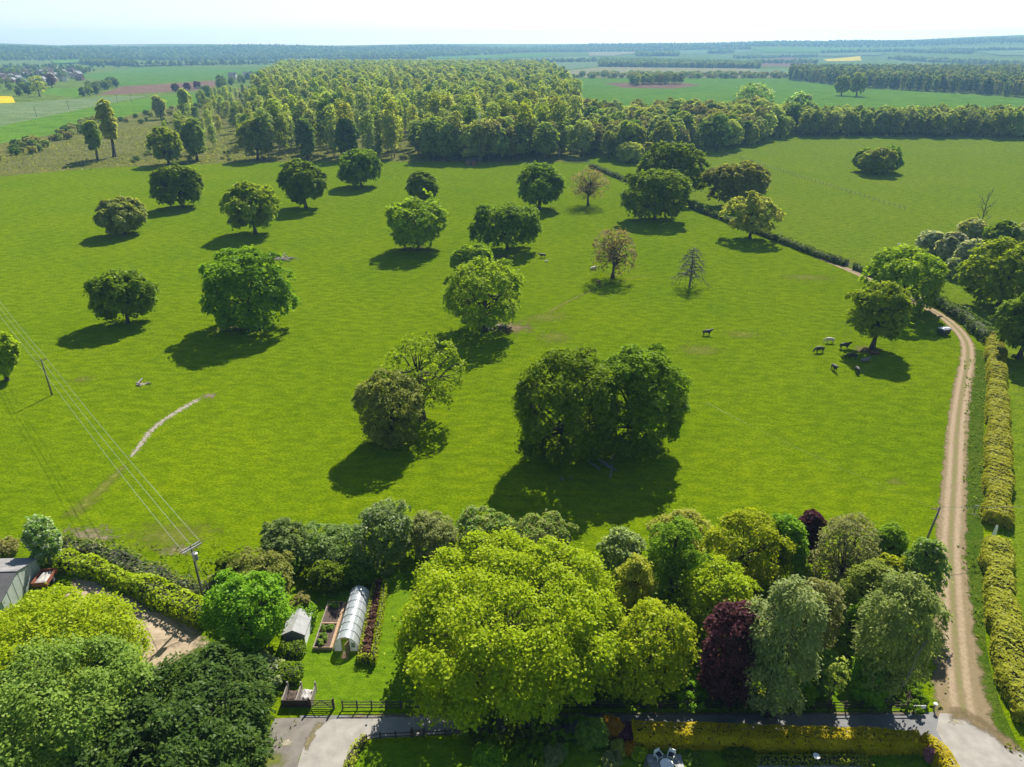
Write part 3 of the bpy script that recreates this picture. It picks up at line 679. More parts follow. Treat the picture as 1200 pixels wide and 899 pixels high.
def dead_tree(name, label, px, py, top, halfw, seed, droop, nb):
    """leafless tree: one tapering trunk and many side branches"""
    rng = np.random.default_rng(seed); p = at(px, py); dep = p.y*CP+CAM_H*SP
    H = (py-top)*dep/FPX/math.cos(math.atan2(CAM_H, p.y))*.97; Wd = halfw*dep/FPX
    o = thing(name, label, 'tree', (p.x, p.y, 0))
    h = np.linspace(0, 1, 8); P = np.stack([np.sin(h*4)*.12, np.cos(h*3)*.1, h*H], 1); P[0, 2] = -.1
    V, Q = tubes_np([(P, .30*(1-.88*h)+.03)]); link('trunk', mesh_np('trunk', V, Q, 'bark_grey', smooth=True), o)
    for k in range(nb):
        f = .22+.76*(k+.5)/nb; a = k*2.4+rng.normal()*.3; L = Wd*(1.15-f*.85)*rng.uniform(.7, 1.12)
        if droop < 0: L = Wd*rng.uniform(.6, 1.1)
        t = np.linspace(0, 1, 6)[:, None]; b0 = np.array([0, 0, f*H])
        dirv = np.array([math.cos(a), math.sin(a), 0])
        B = b0+dirv*L*t+np.array([0, 0, 1])*(L*(.28*np.sin(t*2.2)-droop*t*t))+rng.normal(size=(6, 3))*.05*L*t
        paths = [(B, (.15-.11*t[:, 0]))]
        for q in range(8):
            i1 = rng.integers(1, 5); e = B[i1]+(dirv*.5+rng.normal(size=3)*.55-[0, 0, droop*.4])*L*.38
            t2 = np.linspace(0, 1, 3)[:, None]; paths.append((B[i1]*(1-t2)+e*t2, .07-.045*t2[:, 0]))
        V, Q = tubes_np(paths, 5); link('branch', mesh_np('branch', V, Q, 'bark_grey', smooth=True), o)
dead_tree('dead_tree', 'leafless grey dead tree with drooping side branches in the pasture', 808, 336, 291, 24, 5, .75, 38)
dead_tree('dead_tree', 'leafless dead tree rising out of the white-flowering bushes', 1146, 274, 231, 11, 9, -.9, 9)
# clump in the right meadow
for lab, x0, x1, yt, b in [('left dark tree of the small clump alone in the right meadow', 1000,1034,175,(1014,201)),
                           ('middle paler tree of the small clump alone in the right meadow', 1010,1050,174,(1030,205)),
                           ('right dark tree of the small clump alone in the right meadow', 1028,1060,172,(1045,202))]:
    place('t', lab, x0, x1, yt, b, leaf='midwood' if 'middle' in lab else 'oakdark', zf=.05, seed=int(x0), name='field_tree', group='clump in the right meadow', nl=26, cl=12, lv=14, lobe=.4)
# flowering thorn bushes at the right
for k, (lab, x0, x1, yt, yb, lf, fl) in enumerate([
 ('white-flowering thorn bush, leftmost of the row by the right edge', 1076,1110,270,296,'willow',.62),
 ('white-flowering thorn bush, second from the left in the row', 1098,1134,272,305,'willow',.65),
 ('white-flowering thorn bush, lowest of the row above the right-hand oak', 1118,1158,280,322,'willow',.62),
 ('dark green thorn bush between the flowering ones and the right edge', 1150,1196,259,300,'oak',.05),
 ('pale green bush below the leafless tree', 1122,1160,256,282,'pale',.3),
 ('pale bush at the right picture edge above the large oak', 1182,1225,262,296,'pale',.10),
 ('grey-green bush under the flowering thorn row', 1108,1140,302,326,'willow',.3)]):
    place('t', lab, x0, x1, yt, None, yb, leaf=lf, zf=.03, seed=400+k, name='thorn_bush', cat='bush', group='thorn bushes by the right edge', flowers=('blossom', fl), nl=30, cl=12, lv=14, lobe=.4)
# ------------------------------------------------------------------ woods
P_ = {}
P_['slender'] = [proto_tree(900+i, 3.0, 23, lf, .2, 'bark_pale', .22, 8, nl=26, cl=7, lv=7, ls=.75, lobe=.5, irr=.2, bot=-.95, cr=.5, squash=1.0) for i, lf in enumerate(['palewood', 'palewood', 'pale', 'palewood', 'midwood', 'birch', 'lime', 'darkwood'])]
P_['broad'] = [proto_tree(920+i, 5.2, 17, lf, .12, 'bark', .3, 10, nl=30, cl=8, lv=9, ls=.85, lobe=.4, irr=.15) for i, lf in enumerate(['midwood', 'darkwood', 'palewood', 'midwood', 'birch', 'rustwood'])]
P_['belt'] = [proto_tree(940+i, 4.2, 17, lf, .1, 'bark', .25, 8, nl=28, cl=8, lv=8, ls=.85, lobe=.45, irr=.12) for i, lf in enumerate(['midwood', 'palewood', 'midwood', 'birch'])]
P_['conifer'] = [proto_tree(960+i, 3.4, 19, lf, .06, 'bark', .2, 4, nl=26, cl=6, lv=6, ls=1.1, lobe=.5, taper=.75, irr=.08, spray=.6) for i, lf in enumerate(['pine', 'midwood', 'pine', 'rustwood'])]
P_['low'] = [proto_tree(980+i, 5.0, 13, lf, .04, 'bark', .3, 3, nl=16, cl=5, lv=5, ls=1.7, lobe=.5, irr=.15) for i, lf in enumerate(['farwood', 'farwood', 'midwood'])]
P_['shrub'] = [proto_tree(990+i, 2.2, 3.6, lf, .03, 'bark', .08, 3, nl=16, cl=7, lv=7, ls=.5, lobe=.5, irr=.2) for i, lf in enumerate(['midwood', 'darkwood', 'rustwood', 'willow'])]
def wood(key, label, group, poly, spacing, seed, nmax, nparts, slo, shi, name, stuff_label=None, keep=None):
    X, Y = scatter(poly, spacing, seed); rng = np.random.default_rng(seed+3); pr = P_[key]
    if keep:
        px, py = proj(np.stack([X, Y, 0*X], 1)); k = rng.uniform(size=len(X)) < keep(px, py); X, Y = X[k], Y[k]
    order = np.argsort(np.hypot(X, Y)); X, Y = X[order], Y[order]; keepobj = []
    for i in range(min(nmax, len(X))):
        s = rng.uniform(slo, shi)
        k = int(rng.integers(len(pr)))
        keepobj.append((k, put(pr[k], name, label, 'tree', X[i], Y[i], s*rng.uniform(.9, 1.15), rng.uniform(0, 6.28), group, i < nparts, float(hills(X[i], Y[i])), s)))
    if len(X) > nmax and stuff_label:
        protos = []
        for k in range(len(pr)):
            c = [o for kk, o in keepobj if kk == k and o.type == 'MESH']
            if c: protos.append(c[0])
        Z = hills(X[nmax:], Y[nmax:])
        gn_scatter('woodland', stuff_label, np.stack([X[nmax:], Y[nmax:], Z], 1), protos, slo, shi, seed)
wood('slender', 'tall slender pale green tree among its like in the wood', 'slender trees of the wood', [(282,186),(340,190),(470,189),(560,189),(640,187),(672,182),(676,130),(662,104),(640,85),(332,84),(300,112)], 10.5, 11, 300, 150, .62, 1.42, 'slender_tree', 'deep pale green wood stretching to the far fields', lambda px, py: np.where(py > 118, np.interp(px, [300, 420, 520, 600], [.38, .5, .7, 1]), 1))
wood('slender', 'slender pale tree standing apart on the thinned rough ground', 'slender trees on the rough ground', [(185,180),(285,186),(302,112),(265,112),(215,128)], 21, 12, 300, 60, .55, .85, 'slender_tree')
wood('broad', 'broad green tree in the front belt of the wood', 'broad trees at the wood front', [(488,189),(560,191),(655,188),(662,176),(560,178),(488,180)], 9.5, 13, 300, 40, .9, 1.4, 'woodland_tree')
wood('broad', 'dense green tree in the belt behind the paired oaks', 'trees of the belt behind the paired oaks', [(664,187),(740,188),(835,179),(925,163),(932,150),(820,143),(690,150)], 10.5, 14, 300, 60, .8, 1.35, 'woodland_tree', 'rest of the tree belt behind the paired oaks')
wood('belt', 'even-sized tree in the long straight belt along the right meadow', 'trees of the long straight belt', [(932,160),(1240,163),(1240,152),(932,151)], 7.5, 15, 300, 60, .85, 1.12, 'belt_tree', 'rest of the long straight tree belt')
wood('conifer', 'pointed conifer or slim tree in the far plantation', 'trees of the far plantation', [(925,94),(1000,102.5),(1165,112),(1260,121),(1260,92),(1210,86),(925,86)], 11, 16, 300, 0, .8, 1.25, 'plantation_tree', 'rest of the dark mixed plantation behind the green crop')
wood('broad', 'broad tree in the small group inside the green crop field', 'trees in the green crop field', [(738,100.5),(800,99),(800,96),(740,97)], 13, 17, 40, 0, .9, 1.1, 'field_tree')
for lab, x0, x1, yt, b, lf in [('left one of two lone trees in the green crop field', 978,999,88,(988,112),'midwood'), ('right one of two lone trees in the green crop field', 996,1017,85,(1006,113),'midwood'),
    ('rounded pale-blossomed tree rising above the belt', 858,908,97,(884,143),'chestnut'), ('smaller dark rounded tree right of the pale-blossomed one', 918,955,108,(936,150),'chestnut'),
    ('small upright pale tree standing in front of the belt', 874,889,147,(881,171),'pale'), ('pale round bush at the meadow gate', 724,755,167,(740,191),'pale'),
    ('olive bush right of the pale round bush at the meadow gate', 748,772,168,(762,190),'olive'), ('green oak standing on the thinned rough ground', 172,214,148,(196,193),'oaklight'),
    ('smaller tree beside the green oak on the rough ground', 212,240,140,(233,188),'midwood'), ('broad pale tree at the edge of the thinned wood', 278,318,138,(298,187),'midwood'),
    ('dark tree in the front of the slender wood, left', 346,368,138,(357,188),'darkwood'), ('dark tree in the front of the slender wood, right', 392,420,138,(404,187),'darkwood'),
    ('dark tree deep in the wood front beside the mast', 498,520,140,(508,188),'darkwood'),
    ('tall yellowish slim tree alone on the rough ground', 112,137,118,(133,184),'pale'), ('slim green tree left of the tall yellowish one', 97,118,140,(116,190),'midwood'),
    ('slim pale tree by the far green field', 208,222,103,(217,141),'palewood'), ('small pale grove tree beside the rough ground path', 178,194,112,(186,140),'palewood')]:
    place('t', lab, x0, x1, yt, b, leaf=lf, zf=.3 if 'slim' in lab else .1, seed=int(x0*3+yt), name='field_tree', nl=30, cl=11, lv=12, lobe=.4, **({'flowers': ('blossom', .22)} if lf == 'chestnut' else {}))
# scrub and bushes on the rough ground and along the far hedges: individuals
def bushes(label, group, poly, spacing, seed, lo, hi, key='shrub', name='bush', cat='bush'):
    X, Y = scatter(poly, spacing, seed); rng = np.random.default_rng(seed)
    for x, y in zip(X, Y):
        if rng.uniform() < .25: continue
        k = int(rng.integers(len(P_[key]))); s = rng.uniform(lo, hi)
        put(P_[key][k], name, label, cat, x, y, s, rng.uniform(0, 6), group, False, float(hills(x, y)))
bushes('scrubby bush along the bank at the left of the rough ground', 'bushes along the bank', [(-20,186),(0,178),(60,158),(105,140),(125,138),(110,152),(40,180),(-20,196)], 9, 31, .9, 1.5)
bushes('low scrub bush on the thinned rough ground', 'scrub on the rough ground', [(120,192),(300,188),(300,180),(240,176),(130,184)], 13, 32, .35, .8)
bushes('bush among the slim trees behind the rough ground', 'bushes behind the rough ground', [(130,142),(250,118),(300,118),(300,150),(200,152)], 17, 33, .7, 1.4)
bushes('bush under the slender wood front', 'bushes under the wood', [(300,190),(560,190),(560,186),(300,184)], 12, 34, .5, 1.0)
bushes('hedgerow bush beyond the green crop field', 'bushes of the hedgerow beyond the crop field', [(655,92.3),(925,92.3),(925,88.5),(700,87.5)], 20, 35, 1.8, 3.2)
bushes('hedgerow tree between the ploughed field and the village', 'trees between ploughed field and village', [(88,117),(112,113),(138,102),(134,98),(105,106)], 15, 36, .7, 1.1, 'low', 'hedgerow_tree', 'tree')
bushes('tree round the far farmstead', 'trees round the farmstead', [(240,103),(300,98),(318,92),(300,91),(255,97)], 25, 37, .6, 1.1, 'low', 'farm_tree', 'tree')
bushes('hedgerow tree behind the large green field', 'trees behind the large green field', [(100,80),(150,76.5),(330,73.5),(330,76),(160,79)], 34, 38, .7, 1.4, 'low', 'hedgerow_tree', 'tree')
bushes('tree of the village at the left edge', 'village trees', [(-20,117),(55,113),(60,100),(112,84),(70,78),(-20,80)], 34, 39, .6, 1.05, 'low', 'village_tree', 'tree')
# far strip woods and the wooded hills: masses
src = [o for o in bpy.data.objects if o.name.startswith('village_tree')]
pick = {}
for o in src: pick.setdefault(o.data.name, o)
LOWP = list(pick.values())
def mass(label, polys, spacing, seed, lo, hi):
    pts = []
    for k, poly in enumerate(polys):
        X, Y = scatter(poly, spacing, seed+k); pts.append(np.stack([X, Y, hills(X, Y)-.5], 1))
    gn_scatter('distant_wood', label, np.concatenate(pts), LOWP, lo, hi, seed)
mass('distant strip woods between the far fields', [[(702,78.5),(890,80.5),(890,77),(760,73),(702,73)], [(745,66.5),(795,66),(795,63.5),(745,64)], [(96,76),(160,78),(160,75.5),(96,73)], [(830,63.5),(860,62.5),(860,61),(830,61.5)]], 12, 51, .95, 1.35)
mass('wooded blue hills along the skyline', [[(-120,72),(330,70),(330,55),(-120,54)], [(300,70),(480,68.5),(560,65),(700,61),(700,53.5),(300,55)]], 27, 52, .9, 1.4)
mass('wooded crest of the right-hand hills', [[(690,60),(790,57.5),(960,55.5),(1090,54),(1230,50),(1230,44.8),(1130,46.5),(1060,49.3),(960,50.3),(905,50),(850,51.8),(690,53)]], 30, 53, .8, 1.3)
mass('scattered hedgerows and copses over the far fields', [[(560,75),(700,73),(700,71.5),(560,73.5)], [(380,71),(500,69.5),(500,68.5),(380,70)], [(690,61),(880,58),(880,57),(690,60)], [(1040,70),(1210,79),(1210,76.5),(1060,68)], [(1060,62),(1140,64),(1140,60.5),(1060,60)],
      [(860,69),(960,67),(960,66),(860,68)], [(1090,60),(1210,60),(1210,59),(1090,59)], [(960,63),(1060,61),(1060,60),(960,62)], [(880,75),(960,74.5),(960,73.5),(880,74)]], 17, 54, .6, 1.2)
# ------------------------------------------------------------------ hedges
plain('timber_dark', (.070,.045,.030), (.035,.024,.017), 3, .9, .4, 12, stretch=(1,1,1))
plain('timber_grey', (.27,.24,.20), (.17,.145,.12), 3, .9, .4, 12)
plain('timber_tan', (.36,.24,.14), (.24,.155,.09), 3, .9, .4, 12)
plain('pole_wood', (.16,.13,.10), (.09,.07,.05), 3, .9, .4, 10, stretch=(1,1,.15))
plain('steel', (.42,.43,.44), (.30,.31,.32), 2, .45, 0, metal=.6)
plain('white_paint', (.75,.75,.72), (.66,.66,.62), 2, .6)
plain('dark_metal', (.03,.03,.032), (.02,.02,.022), 2, .5)
plain('wire', (.30,.31,.28), (.24,.25,.22), 1, .5, metal=.5)
plain('porcelain', (.25,.10,.06), (.18,.07,.05), 1, .3)
plain('roof_sheet', (.21,.20,.195), (.13,.125,.12), .7, .85, .3, 6)
plain('roof_sheet_dark', (.085,.08,.08), (.05,.05,.05), .7, .85, .3, 6)
plain('clad_sheet', (.36,.40,.34), (.27,.31,.26), 1.1, .75, .2, 5, stretch=(1,1,.2))
plain('felt_roof', (.30,.30,.29), (.22,.22,.215), 1.4, .9, .3, 9)
plain('red_paint', (.30,.09,.045), (.17,.055,.03), 1.5, .7, .2, 8)
plain('rubble', (.45,.43,.40), (.22,.20,.18), 2, .95, .5, 7)
plain('bed_soil', (.085,.058,.042), (.05,.034,.025), 3, 1, .8, 9)
plain('brick', (.26,.12,.08), (.18,.09,.06), 2, .9)
plain('render_wall', (.55,.50,.44), (.45,.41,.36), .6, .9)
plain('tile_roof', (.21,.12,.095), (.14,.085,.07), .6, .9)
plain('slate_roof', (.16,.16,.18), (.11,.11,.125), .6, .8)
plain('rubber', (.02,.02,.02), (.012,.012,.012), 2, .8)
plain('cushion', (.03,.03,.035), (.02,.02,.024), 2, .9)
plain('hide_black', (.012,.010,.009), (.022,.018,.015), 4, .7)
plain('hide_brown', (.13,.065,.035), (.08,.04,.022), 3, .8)
plain('hide_cream', (.50,.45,.37), (.36,.31,.25), 3, .8)
plain('hide_grey', (.24,.19,.16), (.15,.12,.10), 3, .8)
plain('fleece', (.62,.60,.54), (.5,.48,.43), 5, .95)
def plastic(name):
    m, ns, ls = newmat(name)
    a = N(ns, 'BsdfDiffuse'); a.inputs[0].default_value = (.55, .58, .60, 1)
    t = N(ns, 'BsdfTranslucent'); t.inputs[0].default_value = (.62, .65, .66, 1)
    g = N(ns, 'BsdfGlossy', Roughness=.22); g.inputs[0].default_value = (.9, .9, .9, 1)
    tr = N(ns, 'BsdfTransparent')
    m1, m2, m3 = N(ns, 'MixShader'), N(ns, 'MixShader'), N(ns, 'MixShader')
    m1.inputs[0].default_value = .45; m2.inputs[0].default_value = .10; m3.inputs[0].default_value = .22
    ls.new(a.outputs[0], m1.inputs[1]); ls.new(t.outputs[0], m1.inputs[2])
    ls.new(m1.outputs[0], m2.inputs[1]); ls.new(g.outputs[0], m2.inputs[2])
    ls.new(m2.outputs[0], m3.inputs[1]); ls.new(tr.outputs[0], m3.inputs[2])
    ls.new(m3.outputs[0], N(ns, 'OutputMaterial').inputs[0])
plastic('tunnel_film')
hedge('field_hedge', 'long dark hedge running from the wood edge to the track gateway', pxline([(692,196),(720,207),(760,224),(800,240),(850,259),(905,280),(955,299),(990,311)]), 2.6, 2.0, 'hedgedark', .5, 5, 61, .2)
hedge('field_hedge', 'short piece of dark hedge right of the track gateway', pxline([(1002,315),(1014,320),(1024,324)]), 2.6, 2.0, 'hedgedark', .5, 6, 62, .2)
hedge('field_hedge', 'dark shaded hedge between the track bend and the oaks at right', pxline([(1092,354),(1110,364),(1130,376),(1150,392),(1160,402)]), 3.2, 2.2, 'hedgedark', .45, 6, 63, .2)
hedge('clipped_hedge', 'olive clipped hedge beside the track, upper length', pxline([(1164,402),(1166,430),(1167,470),(1168,510),(1168,560),(1167,616)]), 3.3, 2.0, 'hedge', .26, 40, 64, .14, rnd=.5)
hedge('clipped_hedge', 'olive clipped hedge beside the track, lower length', pxline([(1166,642),(1168,680),(1172,720),(1180,765),(1192,805),(1212,850)]), 3.2, 2.0, 'hedge', .24, 44, 65, .14, rnd=.5)
hedge('garden_hedge', 'bright green hedge above the gravel yard', pxline([(78,664),(110,672),(150,688),(195,706),(232,724),(246,730)]), 2.6, 2.0, 'lime', .24, 26, 66, .24, rnd=.7)
hedge('garden_hedge', 'straggling dark brownish hedge along the pasture edge behind the bright one', pxline([(74,640),(110,652),(150,666),(190,682),(225,698),(262,690)]), 2.6, 1.7, 'hedgedark', .28, 13, 67, .3, rnd=1.0, flowers=('greyolive', .35))
hedge('golden_hedge', 'clipped golden hedge along the south side of the lane', pxline([(742,868),(800,869),(900,873),(1000,875),(1072,876)]), 1.6, 1.9, 'gold', .17, 95, 68, .08, rnd=.35)
hedge('golden_hedge', 'short arm of the golden hedge turning down beside the junction', pxline([(1078,877),(1096,890),(1112,915),(1135,960)]), 1.5, 1.7, 'gold', .17, 95, 69, .08, rnd=.35)
hedge('block_hedge', 'upper of two dark clipped yew blocks below the shed', pxline([(332,768),(356,768)]), 1.7, 1.5, 'oakdark', .18, 30, 70, .06)
hedge('block_hedge', 'lower of two dark clipped yew blocks below the shed', pxline([(328,795),(353,795)]), 2.0, 1.6, 'oakdark', .18, 30, 71, .06)
hedge('small_hedge', 'small leafy hedge at the corner of the concrete drive', pxline([(428,868),(418,880),(410,900),(404,930)]), .9, .9, 'hedge', .16, 30, 72, .12)
hedge('box_edging', 'low clipped box edging round the grey pool cover', pxline([(884,893),(1012,894),(1022,905)]), .7, .7, 'hedge', .14, 34, 73, .06)
# copper bed: two long clipped edges and red-leaved shrubs between
hedge('bed_hedge', 'yellow-lit clipped hedge on the right of the red-leaved bed', pxline([(452,690),(446,730),(438,781)]), .55, 1.5, 'lime', .14, 40, 74, .06)
hedge('bed_hedge', 'clipped hedge on the left of the red-leaved bed', pxline([(439,693),(431,732),(422,777)]), .4, 1.2, 'hedge', .14, 40, 75, .06)
hedge('bed_hedge', 'short clipped hedge across the near end of the red-leaved bed', pxline([(424,776),(436,777)]), .4, 1.2, 'hedge', .14, 40, 76, .06)
for k in range(11):
    p = at(446-k*1.62, 690+k*7.9)
    tree('red_leaved_shrub', 'coppery red-leaved shrub in the narrow hedged bed', p.x, p.y, .62, 1.35, 'redleaf', .05, 600+k, 'shrubs of the red-leaved bed', 'shrub', ls=.16, nl=12, cl=7, lv=9, lobe=.5, rad=.03, limbs=4)
# ------------------------------------------------------------------ garden trees: crown outline in photo pixels
DENSE = dict(nl=90, cl=20, lv=22, lobe=.27, squash=.8, irr=.07, cr=.45, bot=-.8)
MED = dict(nl=54, cl=12, lv=17, lobe=.32, irr=.2)
def garden(lab, x0, x1, yt, yb, leaf, zf=.05, seed=1, name='garden_tree', ls=.235, cat='tree', **kw):
    kw.setdefault('p', 2.7); X, Y, Rr, H = fit(x0, x1, yt, None, yb, zf, kw['p'])
    return tree(name, lab, X, Y, Rr, H, leaf, zf, seed, ls=ls, cat=cat, **kw)
garden('huge dome-shaped lime-green tree between lawn and lane', 468,726,624,838,'lime',.08,701,'lime_tree', .25, nl=150, cl=26, lv=19, lobe=.20, squash=.75, irr=.05, cr=.5, bot=-.85)
garden('yellow-green rounded tree beside the lane, right of the huge lime-green dome', 716,818,698,822,'lime',.06,702, **MED)
garden('grey-green slender tree with yellow tip right of the rail fence', 703,753,615,692,'willow',.05,703, hang=.5, flowers=('yellow', .1), **MED)
garden('small golden yellow tree in front of the grey-green slender one', 722,765,650,738,'yellow',.05,704, ls=.2, **MED)
garden('dark glossy green tree right of the golden yellow one', 757,828,606,712,'bright',.05,705, **MED)
garden('pale green tree top behind the dark glossy one', 762,832,594,668,'pale',.05,706, **MED)
garden('tall bright yellow-green maple behind the purple tree', 824,921,592,700,'lime',.05,707, **dict(MED, nl=64))
garden('layered fresh green tree between glossy tree and purple tree', 800,892,655,760,'lime',.05,708, **MED)
garden('dark purple copper tree beside the lane', 822,900,698,826,'copper',.04,709,'copper_beech', **dict(MED, nl=60))
garden('feathery grey-green willow-like tree right of the purple tree', 874,966,672,832,'willow',.10,710,'feathery_tree', .17, hang=1.1, asp=2.2, nl=60, cl=14, lv=24, lobe=.30, irr=.26, spray=1.0, cr=.36)
garden('round dark green tree at the pasture edge behind the willow-like one', 890,948,602,682,'bright',.04,711, **MED)
garden('small purple-brown tree at the pasture edge', 929,966,596,662,'copper',.05,712,'copper_beech', **MED)
garden('pale brownish-olive airy tree at the pasture edge', 950,1036,602,704,'greyolive',.06,713, ls=.2, nl=50, cl=14, lv=12, lobe=.34)
garden('olive-brown small-leaved tree right of the willow-like one', 924,990,675,782,'greyolive',.06,714, ls=.2, nl=50, cl=13, lv=13, lobe=.34)
garden('feathery birch with pale fanned stems near the sign', 1004,1108,668,812,'birch',.16,715,'birch_tree', .17, bark='bark_pale', stems=7, rad=.14, hang=.9, asp=2.2, nl=54, cl=12, lv=24, lobe=.34, irr=.22, spray=.8, cr=.38)
garden('bright green bush under the birch beside the lane', 995,1047,760,826,'bright',.04,716,'garden_bush', .2, 'bush', **MED)
garden('dark scraggly tree behind the birch', 980,1052,655,752,'midwood',.05,717, **MED)
garden('leafy green shrub at the track corner, left of the leaning pole', 1014,1066,612,672,'bright',.04,718,'garden_bush', .22, 'bush', **MED)
garden('green shrub with white blossom beside the track below the leaning pole', 1052,1112,630,716,'chestnut',.04,719,'garden_bush', .22, 'bush', flowers=('blossom', .06), **MED)
garden('olive shrub between pale airy tree and birch', 1020,1072,650,712,'lime',.04,720,'garden_bush', .22, 'bush', **MED)
garden('thin young tree with bare stem beside the lane', 968,996,770,812,'pale',.45,721,'young_tree', .18, nl=16, cl=7, lv=6, lobe=.4, rad=.06)
garden('dark green bush under the lime-green and yellow trees', 690,735,690,740,'oak',.03,722,'garden_bush', .22, 'bush', **MED)
for k, (x0, x1, yt, yb, lf, wh) in enumerate([(742,792,792,830,'oakdark','left of the purple tree'),(786,836,788,830,'bright','at the foot of the yellow-green rounded tree'),(840,884,800,831,'oakdark','at the foot of the purple tree'),(878,904,806,831,'lime','left of the willow-like trunk'),
    (918,958,792,831,'bright','right of the willow-like trunk'),(944,984,760,812,'chestnut','behind the thin young tree'),(1040,1092,798,832,'oakdark','under the birch by the white board'),(700,748,760,826,'lime','between the huge dome and the rounded tree'),(660,706,800,830,'oakdark','under the right side of the huge dome'),(866,900,640,690,'oakdark','behind the layered fresh green tree'),(770,812,700,760,'oakdark','between glossy and layered trees'),(985,1020,700,770,'oak','between birch and olive-brown tree')]):
    garden('understorey shrub '+wh, x0, x1, yt, yb, lf, .03, 7220+k, 'garden_shrub', .2, 'shrub', nl=30, cl=10, lv=12, lobe=.36, irr=.22)
# left of the lawn
garden('bushy grey-green shrub leftmost in the row behind the kitchen garden', 300,362,608,672,'viburnum',.03,731,'garden_bush', .24, 'bush', **MED)
garden('bushy shrub second in the row behind the kitchen garden', 345,422,609,672,'viburnum',.03,732,'garden_bush', .22, 'bush', p=3.6, **MED)
garden('tall rounded dark tree with pale young shoots at the pasture edge', 413,487,582,668,'viburnum',.03,733, flowers=('blossom', .05), p=3.6, **dict(MED, nl=60))
garden('brownish olive shrub between the pale-shooted tree and the huge dome', 480,537,600,660,'greyolive',.03,734,'garden_bush', .2, 'bush', **MED)
garden('pinkish-topped shrub behind the huge dome, left', 535,607,594,655,'chestnut',.03,735,'garden_bush', .24, 'bush', flowers=('greyolive', .4), **MED)
garden('pinkish-topped shrub behind the huge dome, right', 598,670,600,668,'chestnut',.03,736,'garden_bush', .24, 'bush', flowers=('greyolive', .4), **MED)
garden('round bright green maple left of the shed', 236,338,664,774,'bright',.04,737,'garden_tree', .22, p=3.6, **dict(MED, nl=64, cl=16))
garden('tan feathery tree behind the bright green maple', 268,346,640,712,'olive',.05,738, ls=.2, **MED)
garden('low dark bush at the pasture edge beside the tan tree', 253,294,648,690,'oakdark',.03,739,'garden_bush', .24, 'bush', **MED)
garden('green shrub behind the bright maple', 296,345,640,690,'bright',.03,740,'garden_bush', .24, 'bush', **MED)
garden('broad yellow-green tree in the lower left corner beside the barn', -90,178,686,880,'lime',.05,741,'lime_tree', .22, **dict(DENSE, nl=110, lv=22))
garden('leafy pale-flowered chestnut tree at the bottom left corner', -60,178,742,940,'chestnut',.05,742,'chestnut_tree', .22, **dict(DENSE, nl=100, lv=24))
garden('big dark evergreen with drooping sprays at the bottom left', 84,334,770,960,'conifer',.03,743,'evergreen_tree', .21, nl=130, cl=22, lv=19, lobe=.21, squash=1.0, irr=.12, spray=.5, asp=1.9, cr=.42, rnd=.6)
garden('pale cream-flowered shrub beside the yew blocks', 270,332,762,812,'willow',.03,744,'garden_bush', .2, 'bush', flowers=('blossom', .2), **MED)
garden('white-flowered bush behind the barn corner', 24,76,604,662,'chestnut',.03,745,'garden_bush', .22, 'bush', flowers=('blossom', .3), **MED)
garden('low brown shrub beside the vegetable bed', 340,366,694,722,'rustwood',.03,746,'garden_bush', .18, 'bush', nl=20, cl=9, lv=9, lobe=.4)
garden('green shrub behind the shed', 336,372,706,738,'bright',.03,747,'garden_bush', .2, 'bush', nl=26, cl=10, lv=10, lobe=.4)
garden('dark shrub in the shade behind the polytunnel, left', 362,402,655,695,'oakdark',.03,748,'garden_bush', .22, 'bush', nl=30, cl=12, lv=12, lobe=.4)
garden('dark shrub in the shade behind the polytunnel, right', 398,440,652,690,'oakdark',.03,749,'garden_bush', .22, 'bush', nl=30, cl=12, lv=12, lobe=.4)
garden('scrubby brown bush at the left edge above the barn', -20,26,628,656,'rustwood',.03,750,'garden_bush', .22, 'bush', nl=26, cl=10, lv=10, lobe=.4)
# south of the lane
for k, (lab, x0, x1, yt, yb, lf) in enumerate([
 ('dark leafy shrub by the lower garden fence, leftmost of its row', 545,602,838,880,'oakdark'), ('dark leafy shrub second in the row south of the lane', 590,645,836,882,'oakdark'),
 ('large green shrub in the row south of the lane', 628,690,834,888,'bright'), ('pale variegated shrub left of the orange one', 676,712,838,878,'chestnut'),
 ('orange-leaved shrub beside the purple one', 706,728,838,866,'orange'), ('purple-leaved shrub at the end of the golden hedge', 722,748,845,872,'purple'),
 ('yellow-green bushy shrub at the bottom centre', 555,588,870,910,'bright'), ('yellow-flecked shrub in the flower bed left of the patio', 716,734,868,886,'pale'),
 ('small orange flowering shrub left of the patio', 730,746,870,886,'orange'), ('lime shrub beside the patio corner', 740,757,876,892,'lime'),
 ('grey-green mound shrub at the bottom left of the patio', 706,728,882,902,'willow'), ('pink-flowering shrub inside the golden hedge corner', 1082,1100,874,894,'pink'),
 ('small green shrub in the shaded bed right of the patio', 806,828,888,904,'nettle'), ('dark shrub in the shaded bed below the golden hedge', 850,884,880,904,'oakdark'),
 ('blue-green mound in the shade at the bottom of the garden', 636,664,876,898,'willow'), ('low dark bush beside the lower fence gate', 600,640,872,905,'oak')]):
    garden(lab, x0, x1, yt, yb, lf, .03, 760+k, 'garden_shrub', .17, 'shrub', nl=34, cl=12, lv=12, lobe=.38)
